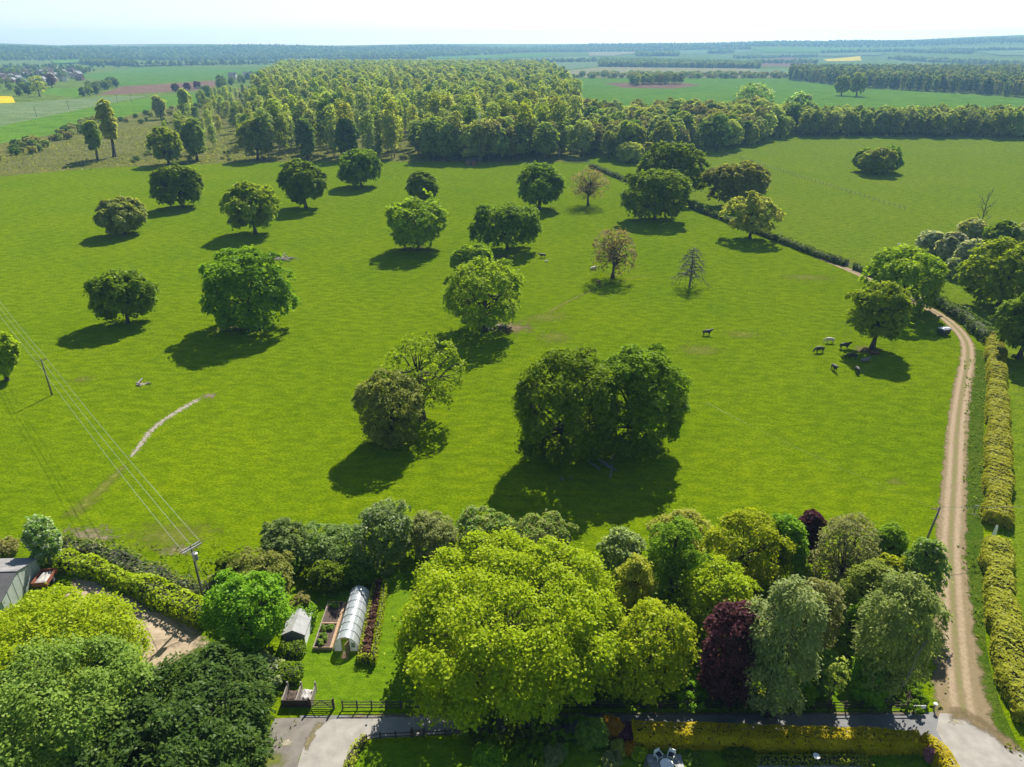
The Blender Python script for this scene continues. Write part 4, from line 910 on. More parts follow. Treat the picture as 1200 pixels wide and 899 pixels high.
# ------------------------------------------------------------------ fences and gates
def rail_fence(label, pts, h, nrails, spacing, mat, name='rail_fence', post=.12, bay=2):
    """posts and boards, each a piece of its own"""
    P = [Vector((p[0], p[1], 0)) for p in pts]; o0 = P[0].copy(); root = thing(name, label, 'fence', o0)
    rng = random.Random(len(label))
    S = []
    for a, b in zip(P[:-1], P[1:]):
        n = max(1, round((b-a).length/spacing)); S += [a.lerp(b, i/n) for i in range(n)]
    S.append(P[-1])
    pm = MB().box(-post/2, post/2, -post/2, post/2, 0, h+.06).mesh('post', mat)
    for s in S:
        o = link('post', pm, root, s-o0+Vector((0, 0, -.05)), rng.uniform(-.05, .05)); o.rotation_euler[0] = rng.uniform(-.02, .02)
    cache = {}
    for i in range(0, len(S)-1, bay):
        a, b = S[i], S[min(i+bay, len(S)-1)]
        if bay > 1 and i+1 < len(S)-1 and abs((S[i+1]-a).normalized().dot((b-a).normalized())) < .999: segs = [(S[q], S[q+1]) for q in range(i, min(i+bay, len(S)-1))]
        else: segs = [(a, b)]
        for a, b in segs:
            L = (b-a).length; key = round(L, 2)
            if key not in cache: cache[key] = MB().box(0, L-.01, -.02, .02, -.055, .055).mesh('rail', mat)
            ang = math.atan2((b-a).y, (b-a).x); nrm = Vector((-math.sin(ang), math.cos(ang), 0))
            for r in range(nrails):
                z = h*(r+.75)/(nrails)-.02
                o = link('rail', cache[key], root, a-o0+nrm*-(post/2+.021)+Vector((0, 0, z+rng.uniform(-.012, .012))), ang); o.rotation_euler[1] = rng.uniform(-.006, .006)
    return root
rail_fence('dark post-and-rail fence along the north side of the lane', pxline([(402,830.5),(470,830.5),(700,830.5),(900,831),(1062,831)]), 1.15, 3, 1.5, 'timber_dark')
rail_fence('short rail fence between garden lawn and pasture', pxline([(655,659),(715,658.5)]), 1.1, 3, 1.6, 'timber_dark')
rail_fence('low curved rail fence at the edge of the concrete drive', pxline([(424,876),(430,869),(446,866),(482,864)]), .95, 2, 1.6, 'timber_dark')
rail_fence('lower garden rail fence right of the small gate', pxline([(498,863.5),(546,862)]), .95, 2, 1.6, 'timber_dark')
rail_fence('pale rail fence at the far gateway of the pasture', pxline([(660,192),(692,192)]), 1.2, 3, 2.4, 'timber_grey')
wf = thing('wire_fence', 'thin line of fence posts crossing the right meadow', 'fence', at(843, 178))
pts_ = smoothline([at(843,178), at(900,196), at(960,215), at(1060,246)], 3.2); pm = MB().tube([(0, 0, -.05), (0, 0, 1.25)], .09, 6).mesh('post', 'timber_grey')
for q in pts_: link('post', pm, wf, q-wf.location)
for z in (.5, .85, 1.15): MB().tube([q-wf.location+Vector((0, 0, z)) for q in pts_], .012, 4).build('wire', 'wire', wf)
def gate(label, a, b, h, mat, bars=5):
    a, b = Vector(a), Vector(b); L = (b-a).length; g = thing('gate', label, 'gate', a, math.atan2((b-a).y, (b-a).x))
    for i in range(bars): MB().box(.1, L-.1, -.018, .018, .12+i*(h-.2)/(bars-1), .2+i*(h-.2)/(bars-1)).build('bar', mat, g)
    for x in (.06, L-.06): MB().box(x-.045, x+.045, -.03, .03, .06, h+.06).build('stile', mat, g)
    for x0, x1 in ((.12, L/2), (L-.12, L/2)): MB().bar((x0, -.036, .15), (x1, -.036, h), .03, .07).build('brace', mat, g)
    for x in (-.06, L+.06): MB().box(x-.075, x+.075, -.075, .075, -.1, h+.3).build('gate_post', mat, g)
    return g
gate('cross-braced wooden gate at the left end of the lane fence', at(364,830), at(391,830.5), 1.15, 'timber_dark')
gate('small wooden gate in the lower garden fence', at(484,864), at(497,863.6), 1.0, 'timber_dark', 4)
gate('pale field gate where the long hedge stops at the track', at(991,311.5), at(1001,314.8), 1.3, 'timber_grey', 5)
# ------------------------------------------------------------------ kitchen garden
a, b, c_ = at(392,763), at(420,763), at(421,702)
TW = (b-a).length/2; TL = c_.y-a.y; TH = 2.0; tx = (a.x+b.x)/2; ty = a.y
tn = thing('polytunnel', 'clear plastic polytunnel with arched hoops on the lawn', 'greenhouse', (tx, ty, 0))
def arch(t, r=1.0): return (math.cos(t)*TW*r, max(0, math.sin(t))**.85*TH*r)
nb = 7; ts = [math.pi*i/16 for i in range(17)]
for i in range(nb+1):
    y = TL*i/nb; MB().tube([(arch(t, 1.012)[0], y, arch(t, 1.012)[1]) for t in ts], .032, 6).build('hoop', 'steel', tn, smooth=True)
for i in range(nb):
    y0, y1 = TL*i/nb+.03, TL*(i+1)/nb-.03; m_ = MB(); vs = []
    for y, dr in ((y0, 0), ((y0+y1)/2, -.012), (y1, 0)):
        vs += [(arch(t, 1+dr)[0], y, arch(t, 1+dr)[1]) for t in ts]
    m_.add(vs, [(r*17+k, r*17+k+1, r*17+18+k, r*17+17+k) for r in range(2) for k in range(16)]); m_.build('cover_panel', 'tunnel_film', tn, smooth=True)
for x in (-.62, 0, .62): MB().tube([(x*TW, 0, arch(math.acos(x))[1]-.02), (x*TW, TL, arch(math.acos(x))[1]-.02)], .018, 6).build('purlin', 'steel', tn)
def endwall(y, door):
    for sgn in (-1, 1):
        m_ = MB(); pts = [(sgn*(.42 if door else 0), y, 0)]+[(arch(t)[0], y, arch(t)[1]) for t in (ts if sgn > 0 else ts[::-1]) if arch(t)[0]*sgn >= (.42 if door else -1e-6)]
        xl = .42 if door else 0; pts.append((sgn*xl, y, math.sqrt(max(0, 1-(xl/TW)**2))*TH*.97))
        m_.add(pts, [tuple(range(len(pts)))]); m_.build('end_panel', 'tunnel_film', tn)
endwall(0, True); endwall(TL, False)
fr = MB().box(-.46,-.40,-.04,.04,0,1.8).box(.40,.46,-.04,.04,0,1.8).box(-.46,.46,-.04,.04,1.8,1.88).build('door_frame', 'timber_tan', tn)
MB().box(0, .86, -.025, .025, .05, 1.75).build('door', 'timber_tan', tn, (.44, -.06, 0), -1.9)
MB().box(.62, 1.02, -.03, -.008, .55, 1.25).box(.64, 1.0, -.034, -.03, .6, .62).build('end_window', 'steel', tn)
MB().box(-.32, .34, -1.1, -.06, .0, .05).build('threshold_board', 'timber_tan', tn)
# raised vegetable beds
p0, p1, p2 = at(367,762), at(390,762), at(402,708)
bw, bl = (p1-p0).length, p2.y-p0.y
vb = thing('raised_bed', 'long timber raised vegetable bed with dug soil left of the polytunnel', 'garden bed', (p0.x, p0.y, 0))
for nm, q in (('side_board', (0,.09,0,bl,0,.42)), ('side_board', (bw-.3,bw,0,bl,0,.40)), ('end_board', (.093,bw-.303,0,.07,0,.44)), ('end_board', (.093,bw-.303,bl-.07,bl,0,.44)), ('cross_board', (.093,bw-.303,bl*.5,bl*.5+.16,0,.45))):
    MB().box(*q).build(nm, 'timber_tan' if nm != 'side_board' or q[0] > 0 else 'timber_grey', vb)
MB().box(.095, bw-.305, .073, bl*.5-.003, 0, .33).build('soil', 'bed_soil', vb); MB().box(.095, bw-.305, bl*.5+.163, bl-.073, 0, .33).build('soil', 'bed_soil', vb)
rng = random.Random(4)
for k in range(16):
    yy = rng.uniform(.25, bl*.45) if k < 12 else rng.uniform(bl*.86, bl*.97); o = tree('vegetable_plant', 'leafy green vegetable plant in the raised bed', p0.x+rng.uniform(.35, bw-.6), p0.y+yy, rng.uniform(.16, .3), rng.uniform(.28, .5), 'chestnut', .02, 800+k, 'plants in the raised bed', 'plant', ls=.16, nl=8, cl=5, lv=4, lobe=.5, rad=.015, limbs=3); o.location.z = .33
# shed
s0 = at(334,757); SW, SL, SE, SR = 2.3, 3.1, 1.75, 2.35
sh = thing('garden_shed', 'small white-sided shed with grey felt roof beside the bright maple', 'shed', (s0.x, s0.y, 0))
for k in range(9): MB().box(0, SW, -.02, 0, k*SE/9, (k+1)*SE/9-.012).build('board', 'timber_grey', sh)
for k in range(9): MB().box(SW, SW+.02, 0, SL, k*SE/9, (k+1)*SE/9-.012).build('board', 'white_paint', sh)
MB().box(.02, SW-.02, .02, SL, 0, SE).build('wall', 'timber_grey', sh)
for yy in (.0, SL-.02): MB().add([(0,yy,SE),(SW,yy,SE),(SW/2,yy,SR),(0,yy+.02,SE),(SW,yy+.02,SE),(SW/2,yy+.02,SR)], [(0,1,2),(5,4,3),(0,3,4,1),(1,4,5,2),(2,5,3,0)]).build('gable', 'timber_grey', sh)
for sg in (-1, 1):
    for k in range(3):
        y0, y1 = -.15+k*(SL+.3)/3, -.15+(k+1)*(SL+.3)/3-.012
        q = (SR-SE)/(SW/2); xa, xb = SW/2, SW/2+sg*(SW/2+.18); za, zb_ = SR+.03+.006*k, SR+.03+.006*k-q*(SW/2+.18)
        MB().add([(xa,y0,za),(xb,y0,zb_),(xb,y1,zb_),(xa,y1,za),(xa,y0,za+.04),(xb,y0,zb_+.04),(xb,y1,zb_+.04),(xa,y1,za+.04)], [(0,1,2,3),(4,7,6,5),(0,4,5,1),(1,5,6,2),(2,6,7,3),(3,7,4,0)]).build('roof_panel', 'felt_roof', sh)
dr = MB().box(.75, 1.5, -.05, -.022, .03, 1.65).build('door', 'timber_grey', sh); MB().box(1.4, 1.44, -.075, -.05, .8, .95).build('handle', 'dark_metal', dr)
# compost bays
q0 = at(331,829); cb = thing('compost_bay', 'open-topped timber compost bay with clippings beside the gate', 'compost bin', (q0.x, q0.y, 0))
for k in range(4): MB().box(0, 2.9, 0, .05, k*.25, k*.25+.23).build('slat', 'timber_dark', cb)
for x in (0, 1.4, 2.85): MB().box(x, x+.09, .05, 2.0, 0, 1.0).build('divider', 'timber_grey', cb); MB().box(x-.03, x+.12, 1.95, 2.1, 0, 1.3).build('post', 'timber_grey', cb)
def heap(name, w_, l_, h_, mat, parent, loc, seed, n=14):
    r = np.random.default_rng(seed); X, Y = np.meshgrid(np.linspace(0, 1, n), np.linspace(0, 1, n)); Z = np.minimum(1, 3.2*np.minimum(np.minimum(X, 1-X), np.minimum(Y, 1-Y))+.25)*h_*(.7+.5*r.uniform(size=X.shape))
    V = np.stack([X.ravel()*w_, Y.ravel()*l_, Z.ravel()], 1); i = (np.arange(n-1)[:, None]*n+np.arange(n-1)[None]); Q = np.stack([i, i+1, i+n+1, i+n], -1).reshape(-1, 4)
    return link(name, mesh_np(name, V, Q, mat), parent, loc)
heap('clippings', 1.28, 1.85, .62, 'bed_soil', cb, (.1, .08, 0), 3); heap('clippings', 1.3, 1.85, .75, 'rubble', cb, (1.52, .08, 0), 4)
# young staked trees on the lawn
for k, (px, py, lab) in enumerate([(678,681,'staked young sapling on the lawn, left one below the rail fence'), (705,681,'staked young sapling on the lawn, right one below the rail fence')]):
    p = at(px, py); tree('sapling', lab, p.x, p.y, .55, 1.9, 'greyolive', .3, 860+k, 'staked saplings', 'tree', bark='bark_pale', ls=.14, nl=12, cl=6, lv=4, lobe=.45, rad=.04, limbs=6)
# ------------------------------------------------------------------ barn and trailer
fa, ne = at(49,672), at(8,722)
dv = ne-fa; GW = dv.length; ang = math.atan2(dv.y, dv.x)       # gable runs from far corner to near corner
bn_ = thing('barn', 'low barn with pale green sheet gable and grey sheet roof at the left edge', 'barn', fa, ang)
EH, RH, BL = 2.3, 3.5, 13.0                                       # local x along the gable, local -y into the barn
n = 12
for k in range(n):
    x0, x1 = GW*k/n+.01, GW*(k+1)/n-.01; zt = lambda x: EH+(RH-EH)*(1-abs(x/(GW/2)-1)); off = .03*(k % 2)
    if x0 < GW/2 < x1: x1 = GW/2
    MB().add([(x0,off,0),(x1,off,0),(x1,off,zt(x1)),(x0,off,zt(x0)),(x0,off+.03,0),(x1,off+.03,0),(x1,off+.03,zt(x1)),(x0,off+.03,zt(x0))], [(0,1,2,3),(7,6,5,4),(0,4,5,1),(1,5,6,2),(2,6,7,3),(3,7,4,0)]).build('cladding_sheet', 'clad_sheet', bn_)
MB().box(.02, GW-.02, -BL, -.02, 0, EH-.02).build('wall', 'clad_sheet', bn_)
for sgn in (0, 1):
    for k in range(8):
        y1, y0 = .18-k*(BL+.2)/8, .18-(k+1)*(BL+.2)/8+.015
        xa = GW/2; xb = -.3 if sgn == 0 else GW+.3; q = (RH-EH)/(GW/2); zb_ = EH-q*.3; za = RH
        dz = .05+.008*(k % 2)
        MB().add([(xa,y0,za+dz),(xb,y0,zb_+dz),(xb,y1,zb_+dz),(xa,y1,za+dz),(xa,y0,za+dz+.03),(xb,y0,zb_+dz+.03),(xb,y1,zb_+dz+.03),(xa,y1,za+dz+.03)], [(0,1,2,3),(7,6,5,4),(0,4,5,1),(1,5,6,2),(2,6,7,3),(3,7,4,0)]).build('roof_sheet', 'roof_sheet' if sgn == 0 else 'roof_sheet_dark', bn_)
MB().box(GW/2-.16, GW/2+.16, -BL, .2, RH+.06, RH+.12).build('ridge_cap', 'roof_sheet', bn_)
MB().box(.5, 2.2, .08, .16, .05, .2).box(.5, 2.2, .08, .16, .3, .42).box(.7, .8, .165, .2, 0, .45).box(1.9, 2.0, .165, .2, 0, .45).build('pallet', 'timber_grey', bn_)
t0 = at(54,683); tl = thing('trailer', 'rusty red open-topped trailer loaded with rubble beside the barn', 'trailer', (t0.x, t0.y, 0), .12)
MB().box(-.85, .85, -1.3, 1.3, .5, .58).build('floor', 'timber_dark', tl)
for x in (-.87, .83): MB().box(x, x+.04, -1.3, 1.3, .58, 1.15).build('side', 'red_paint', tl)
for y in (-1.34, 1.3): MB().box(-.87, .87, y, y+.04, .55, 1.15).build('end', 'red_paint', tl)
heap('rubble', 1.64, 2.56, .42, 'rubble', tl, (-.82, -1.28, .585), 8)
for x in (-.98, .98):
    wh = MB().tube([(x-.09, 0, .36), (x+.09, 0, .36)], .36, 14).build('wheel', 'rubber', tl); MB().tube([(x-.1, 0, .36), (x+.1, 0, .36)], .16, 10).build('hub', 'steel', wh)
MB().bar((0, -1.3, .5), (0, -2.4, .45), .08, .08).build('drawbar', 'dark_metal', tl)
# ------------------------------------------------------------------ poles and wires
def pole(label, base, h, armw, arms, az, trans=False, name='utility_pole', mat='pole_wood', lean=(0, 0)):
    p = at(*base); o = thing(name, label, 'pole', p, az)
    MB().tube([(0, 0, -.1), (lean[0]*h*.5, lean[1]*h*.5, h*.5), (lean[0]*h, lean[1]*h, h)], [.16, .14, .11], 10).build('pole', mat, o, smooth=True)
    tips = []
    for s in arms:
        am = MB().box(-armw/2, armw/2, s-.05, s+.05, h-.28, h-.16).build('crossarm', 'steel' if trans else 'pole_wood', o)
    for x in (-armw/2+.1, 0, armw/2-.1):
        MB().tube([(x, 0, h-.16 if x else h), (x, 0, h+.06 if x else h+.18)], [.05, .035], 8).build('insulator', 'porcelain', o)
        tips.append(o.matrix_basis @ Vector((x, 0, h+.06 if x else h+.18)))
    if trans:
        tk = MB().tube([(.0, -.42, h-1.75), (.0, -.42, h-.85)], .3, 14).build('transformer', 'steel', o, smooth=False); MB().tube([(.0, -.42, h-.849), (.0, -.42, h-.78)], [.32, .2], 14).build('lid', 'steel', tk)
        MB().box(-.12, .12, -.2, .0, h-1.5, h-1.4).build('bracket', 'dark_metal', o)
    return p, o, tips
Pa, oa, ta = pole('wooden utility pole with crossarm standing in the pasture', (61,463), 7.4, 2.0, (0,), .95)
Pb, ob, tb = pole('wooden utility pole carrying a transformer beside the straggling hedge', (240,708), 8.6, 2.4, (-.22, .22), .95, True)
off = Pa-Pb
def wire(label, a, b, sag, group, thick=.026):
    a, b = Vector(a), Vector(b); pts = [a.lerp(b, t/16)+Vector((0, 0, -sag*4*(t/16)*(1-t/16))) for t in range(17)]
    o = tag(MB().tube([p-pts[0] for p in pts], thick, 5).build('overhead_wire', 'wire', None, pts[0]), label, 'wire', group); return o
ordr = ['left', 'middle', 'right']
for k in range(3):
    wire('%s overhead wire between the two utility poles over the pasture' % ordr[k], tb[k], ta[k], .8, 'overhead wires')
    wire('%s overhead wire running on left from the pasture pole out of the picture' % ordr[k], ta[k], ta[k]+Vector((off.x*1.0, off.y*1.0, 0)), .8, 'overhead wires')
for k, (dx, dy) in enumerate([(2.2, -3.6), (3.6, -3.2)]):
    wire('%s slanting stay wire of the transformer pole' % ['nearer', 'farther'][k], (Pb.x, Pb.y, 7.3), (Pb.x+dx, Pb.y+dy, 0), .0, 'stay wires')
Pc, oc, tc_ = pole('leaning pale utility pole beside the farm track', (1083,640), 6.2, 1.2, (0,), 0.1, lean=(.09, 0), mat='bark_pale')
Pd = at(1163, 632)
ob_ = thing('marker_post', 'small white pointed marker post in the hedge gap', 'post', Pd); MB().add([(-.22,-.22,0),(.22,-.22,0),(.22,.22,0),(-.22,.22,0),(-.1,-.1,2.2),(.1,-.1,2.2),(.1,.1,2.2),(-.1,.1,2.2)], [(3,2,1,0),(4,5,6,7),(0,1,5,4),(1,2,6,5),(2,3,7,6),(3,0,4,7)]).build('post', 'white_paint', ob_)
MB().add([(-.1,-.1,2.2),(.1,-.1,2.2),(.1,.1,2.2),(-.1,.1,2.2),(0,0,2.4)], [(0,1,4),(1,2,4),(2,3,4),(3,0,4)]).build('tip', 'white_paint', ob_)
e0 = tc_[2]; e1 = Vector((Pd.x+14, Pd.y+1, 5.4)); mid = e0.lerp(e1, .22)
wire('overhead wire from the leaning pole across the farm track to the meadow', e0, e1, .4, 'track wires'); wire('overhead wire running left from the leaning pole over the shrubs', tc_[0], tc_[0]+Vector((-22, 30, 0)), .5, 'track wires', .004)
sp = thing('wire_spacer', 'dark bracket hanging on the wires over the farm track', 'bracket', mid-Vector((0, 0, 1.35)))
MB().tube([(0, 0, 0), (-.12, 0, .45), (-.12, 0, .9), (0, 0, 1.33)], .045, 6).build('bar', 'dark_metal', sp); MB().box(-.28, .28, -.04, .04, -.04, .04).build('foot', 'dark_metal', sp); MB().box(-.3, .3, -.04, .04, 1.28, 1.36).build('head', 'dark_metal', sp)
for k, (bx, by, tp) in enumerate([(43,137,123),(81,129,117),(138,121,111),(154,120,110)]):
    p = at(bx, by); o = thing('far_pole', ['leftmost', 'second', 'third', 'rightmost'][k]+' tiny pole of the line across the pale young crop', 'pole', p); MB().tube([(0,0,-.1),(0,0,9)], [.2,.15], 6).build('pole', 'pole_wood', o); MB().box(-1, 1, -.08, .08, 8.4, 8.6).build('crossarm', 'pole_wood', o)
# sign by the lane
g0 = at(1076, 834); sg = thing('name_board', 'small white two-panel board at the end of the lane fence', 'sign', g0)
for x in (-.62, .02): MB().box(x, x+.58, -.02, .02, .45, .85).build('panel', 'white_paint', sg)
for x in (-.5, .45): MB().box(x, x+.06, .022, .08, 0, .9).build('leg', 'timber_grey', sg)
g1 = at(1094, 832); lb = thing('white_bollard', 'white-capped short post beside the junction', 'post', g1); MB().tube([(0,0,0),(0,0,.8)], .07, 8).build('post', 'timber_grey', lb); MB().tube([(0,0,.8),(0,0,.88),(0,0,.95)], [.2,.2,.08], 10).build('cap', 'white_paint', lb)
# ------------------------------------------------------------------ patio set
sheet('patio_base', [(757,884),(798,884),(806,912),(752,912)], 'old_concrete', .010, 'grey patio bed')
pa, pb = at(757,884), at(798,884); pc = at(757, 912)
nx = 5; tw = (pb.x-pa.x)/nx; ny = 5; tyl = (pa.y-pc.y)/ny; slab = MB().box(.01, tw-.01, .01, tyl-.01, 0, .03).mesh('slab', 'patio')
pv_ = tag(link('patio', None, None, (pa.x, pc.y, .012)), 'grey slab patio with chairs', None, None, 'structure')
for i in range(nx):
    for j in range(ny): link('slab', slab, pv_, (i*tw, j*tyl, 0))
def chair(lab, px, py, rz):
    p = at(px, py); o = thing('garden_chair', lab, 'chair', (p.x, p.y, .042), rz, 'patio chairs')
    MB().box(-.3,.3,-.28,.28,.36,.42).build('seat', 'white_paint', o); MB().box(-.25,.25,-.24,.24,.42,.52).build('cushion', 'cushion', o)
    MB().box(-.3,.3,.26,.32,.42,.95).build('backrest', 'white_paint', o)
    for x in (-.33, .27): MB().box(x,x+.06,-.28,.3,.6,.66).build('armrest', 'white_paint', o)
    for x in (-.3, .24):
        for y in (-.28, .24): MB().box(x,x+.06,y,y+.06,0,.36).build('leg', 'white_paint', o)
chair('white garden chair with dark cushion on the patio, left one', 771, 889, .5); chair('white garden chair with dark cushion on the patio, right one', 786, 889, -.5)
p = at(781, 900); o = thing('garden_table', 'low pale table in front of the patio chairs', 'table', (p.x, p.y, .042)); MB().tube([(0,0,.42),(0,0,.47)], .62, 18).build('tabletop', 'white_paint', o)
for k in range(4): MB().box(-.03,.03,-.03,.03,0,.42).build('leg', 'white_paint', o, (math.cos(k*1.57+.8)*.42, math.sin(k*1.57+.8)*.42, 0))
sheet('pool_cover', [(888,897),(1010,897),(1040,940),(872,940)], 'steel', .02, 'grey pool cover inside the box edging')
p = at(955, 893); o = thing('bird_bath', 'small white stone ornament beside the box edging', 'ornament', p); MB().tube([(0,0,0),(0,0,.12),(0,0,.15),(0,0,.7)], [.22,.2,.09,.08], 10).build('pedestal', 'white_paint', o); MB().tube([(0,0,.7),(0,0,.78),(0,0,.84)], [.1,.3,.32], 12).build('bowl', 'white_paint', o)
# ------------------------------------------------------------------ stock in the pasture
def beast(name, mat, kind, scale=1.0):
    """one skinned body: trunk, neck, head, legs, tail"""
    g = {'stand': (1.05, 1.25, .95, 1.42, 1.15), 'graze': (.95, .80, 1.30, .28, .12), 'lie': (.95, .85, 1.05, 1.0, .8)}[kind]
    z = .98 if kind != 'lie' else .52
    V = [(-.75,0,z+.06),(-.35,0,z),(.1,0,z-.03),(.5,0,z+.02),(.78,0,z+.12)]; Rr = [(.27,.30),(.33,.36),(.37,.40),(.34,.38),(.26,.30)]; E = [(0,1),(1,2),(2,3),(3,4)]
    def add(p, r, fr): V.append(p); Rr.append(r if isinstance(r, tuple) else (r, r)); E.append((fr, len(V)-1)); return len(V)-1
    zz = {'stand': (1.28, 1.36, 1.22), 'graze': (.85, .42, .16), 'lie': (.86, .95, .82)}[kind]; xx = {'stand': (1.02, 1.2, 1.5), 'graze': (1.12, 1.30, 1.40), 'lie': (1.02, 1.2, 1.48)}[kind]
    n1 = add((xx[0],0,zz[0]), (.17,.20), 4); h1 = add((xx[1],0,zz[1]), (.14,.16), n1); add((xx[2],0,zz[2]), (.08,.09), h1)
    for sy in (-1, 1): add((xx[1]-.03, sy*.24, zz[1]+.06), .035, h1)
    tl1 = add((-1.0,0,z+.1), .05, 0); add((-1.06,0,z-.5 if kind != 'lie' else .1), .035, tl1)
    for sx, fr in ((-.68, 0), (.55, 3)):
        for sy in (-1, 1):
            if kind == 'lie': k1 = add((sx+.1, sy*.36, .22), (.11,.12), fr); add((sx+.45, sy*.40, .08), .055, k1)
            else: k1 = add((sx, sy*.2, .62), (.12,.13), fr); k2 = add((sx+(.05 if sx > 0 else -.06), sy*.2, .34), .065, k1); k3 = add((sx, sy*.2, .1), .05, k2); add((sx+.06, sy*.2, .03), .055, k3)
    me = bpy.data.meshes.new(name); me.from_pydata([Vector(v)*scale for v in V], E, []); me.materials.append(MATS[mat])
    o = link(name, me); sk = o.modifiers.new('skin', 'SKIN'); sk.use_smooth_shade = True
    sv = me.skin_vertices[0].data
    for i, r in enumerate(Rr): sv[i].radius = (r[0]*scale, r[1]*scale)
    sv[2].use_root = True
    s = o.modifiers.new('sub', 'SUBSURF'); s.levels = 1; s.render_levels = 2
    dg = bpy.context.evaluated_depsgraph_get(); ev = o.evaluated_get(dg); body = bpy.data.meshes.new_from_object(ev); bpy.data.objects.remove(o)
    body.materials.clear(); body.materials.append(MATS[mat]); body.polygons.foreach_set('use_smooth', [True]*len(body.polygons)); return body
BE = {}
for lab, px, py, fac, mat, kind, s in [
 ('black cow standing alone in the open pasture right of the dead tree', 828,393,.1,'hide_black','stand',1.05), ('pale cream cow grazing left of the shaded herd', 972,402,3.1,'hide_cream','graze',1.0),
 ('black cow grazing, farthest left of the herd by the oak', 960,413,3.3,'hide_black','graze',1.05), ('black cow standing at the edge of the oak shadow', 989,409,.05,'hide_black','stand',1.1),
 ('black cow just inside the oak shadow below the standing one', 998,421,3.0,'hide_black','graze',1.05), ('grey-brown cow lying in the oak shadow', 1013,424,.2,'hide_grey','lie',1.0),
 ('black cow seen end-on in the sun below the herd', 977,434,-1.5,'hide_black','stand',1.0), ('dark cow seen end-on at the tip of the oak shadow', 1004,437,-1.7,'hide_black','graze',1.0),
 ('brown cow lying beside the trunk of the shading oak', 1024,416,2.9,'hide_brown','lie',1.0), ('black cow right of the broad dark oak', 636,302,3.2,'hide_black','stand',1.0),
 ('brown cow lying at the upper edge of the thin brown tree shadow', 695,316,.4,'hide_cream','lie',1.05), ('red-brown cow standing under the bare-looking brown tree', 701,334,-1.2,'hide_brown','graze',1.0)]:
    key = (mat, kind)
    if key not in BE: BE[key] = beast('cow', mat, kind)
    p = at(px, py); tag(link('cow', BE[key], None, p, fac, (s, s, s)), lab, 'cow', 'cattle in the pasture')
for lab, px, py, fac in [('small white calf lying beside the black cow near the broad oak', 640,307,.3)]:
    p = at(px, py); tag(link('calf', beast('calf', 'fleece', 'lie', .55), None, p, fac), lab, 'calf')
shp = beast('sheep', 'fleece', 'graze', .62)
for lab, px, py, fac in [('white sheep in the right meadow above the layered oak, left one', 1053,288,.2), ('white sheep in the right meadow above the layered oak, right one', 1061,289,3.0)]:
    p = at(px, py); tag(link('sheep', shp, None, p, fac), lab, 'sheep', 'sheep in the right meadow')
t0 = at(1105, 392); tr_ = thing('stock_trailer', 'small dark livestock trailer with pale roof beside the track bend', 'trailer', t0, .35)
MB().box(-1.1,1.1,-.85,.85,.45,1.5).build('body', 'dark_metal', tr_); MB().add([(-1.2,-.95,1.5),(1.2,-.95,1.5),(1.2,.95,1.5),(-1.2,.95,1.5),(-1.1,-.5,1.75),(1.1,-.5,1.75),(1.1,.5,1.75),(-1.1,.5,1.75)], [(3,2,1,0),(4,5,6,7),(0,1,5,4),(1,2,6,5),(2,3,7,6),(3,0,4,7)]).build('roof', 'steel', tr_)
for y in (-.92, .92):
    wh = MB().tube([(0,y-.09,.34),(0,y+.09,.34)], .34, 12).build('wheel', 'rubber', tr_); MB().tube([(0,y-.1,.34),(0,y+.1,.34)], .15, 8).build('hub', 'steel', wh)
MB().box(1.1,1.13,-.8,.8,.5,1.4).build('ramp', 'steel', tr_); MB().bar((-1.1,0,.5),(-2.2,0,.45),.08,.08).build('drawbar', 'dark_metal', tr_)
# fallen timber and stones in the pasture
def logs(lab, px, py, n, r, seed, mat='timber_grey', name='log_pile'):
    rng = np.random.default_rng(seed); p = at(px, py); o = thing(name, lab, 'logs', p)
    for k in range(n):
        a = rng.uniform(0, 3.14); L = rng.uniform(.4, 1.0)*r; c0 = np.array([rng.normal()*r*.4, rng.normal()*r*.35, 0]); d = np.array([math.cos(a), math.sin(a), 0])*L*.5; h = rng.uniform(.1, .22); up = rng.uniform(0, .35)
        V, Q = tubes_np([([c0-d+[0,0,h], c0+[0,0,h+up*.5], c0+d+[0,0,h+up]], [h, h*.85, h*.6])], 6); link('log', mesh_np('log', V, Q, mat), o)
logs('weathered pile of fallen branches right above the huge low-skirted oak', 333,303,16,4.2,3); logs('pale broken logs in the pasture right of the utility pole', 167,451,6,1.5,4)
logs('fallen branches beneath the two big merged oaks', 712,545,7,3.5,5); logs('small grey log beneath the left merged oak', 668,562,2,1.2,6); logs('heap of cut branches under the oak at the track bend', 1072,352,14,5.0,7); logs('dead wood under the large lit oak', 590,384,9,3.5,8)
# hut and mast at the wood edge
p = at(552,194); h_ = thing('brick_hut', 'small reddish brick hut at the edge of the wood', 'hut', p, .05)
MB().box(-3,3,0,4,0,2.3).build('wall', 'brick', h_); MB().add([(-3.3,-.3,2.3),(3.3,-.3,2.3),(3.3,4.3,2.7),(-3.3,4.3,2.7),(-3.3,-.3,2.5),(3.3,-.3,2.5),(3.3,4.3,2.9),(-3.3,4.3,2.9)], [(3,2,1,0),(4,5,6,7),(0,1,5,4),(1,2,6,5),(2,3,7,6),(3,0,4,7)]).build('roof', 'roof_sheet_dark', h_); MB().box(-.5,.5,-.04,0,0,2).build('door', 'timber_dark', h_)
p = at(563,190); ms = thing('telecom_mast', 'slim grey lattice mast rising in front of the wood', 'mast', p)
for k in range(3):
    MB().tube([(math.cos(k*2.09)*.9, math.sin(k*2.09)*.9, 0), (math.cos(k*2.09)*.45, math.sin(k*2.09)*.45, 26)], .09, 6).build('leg', 'steel', ms)
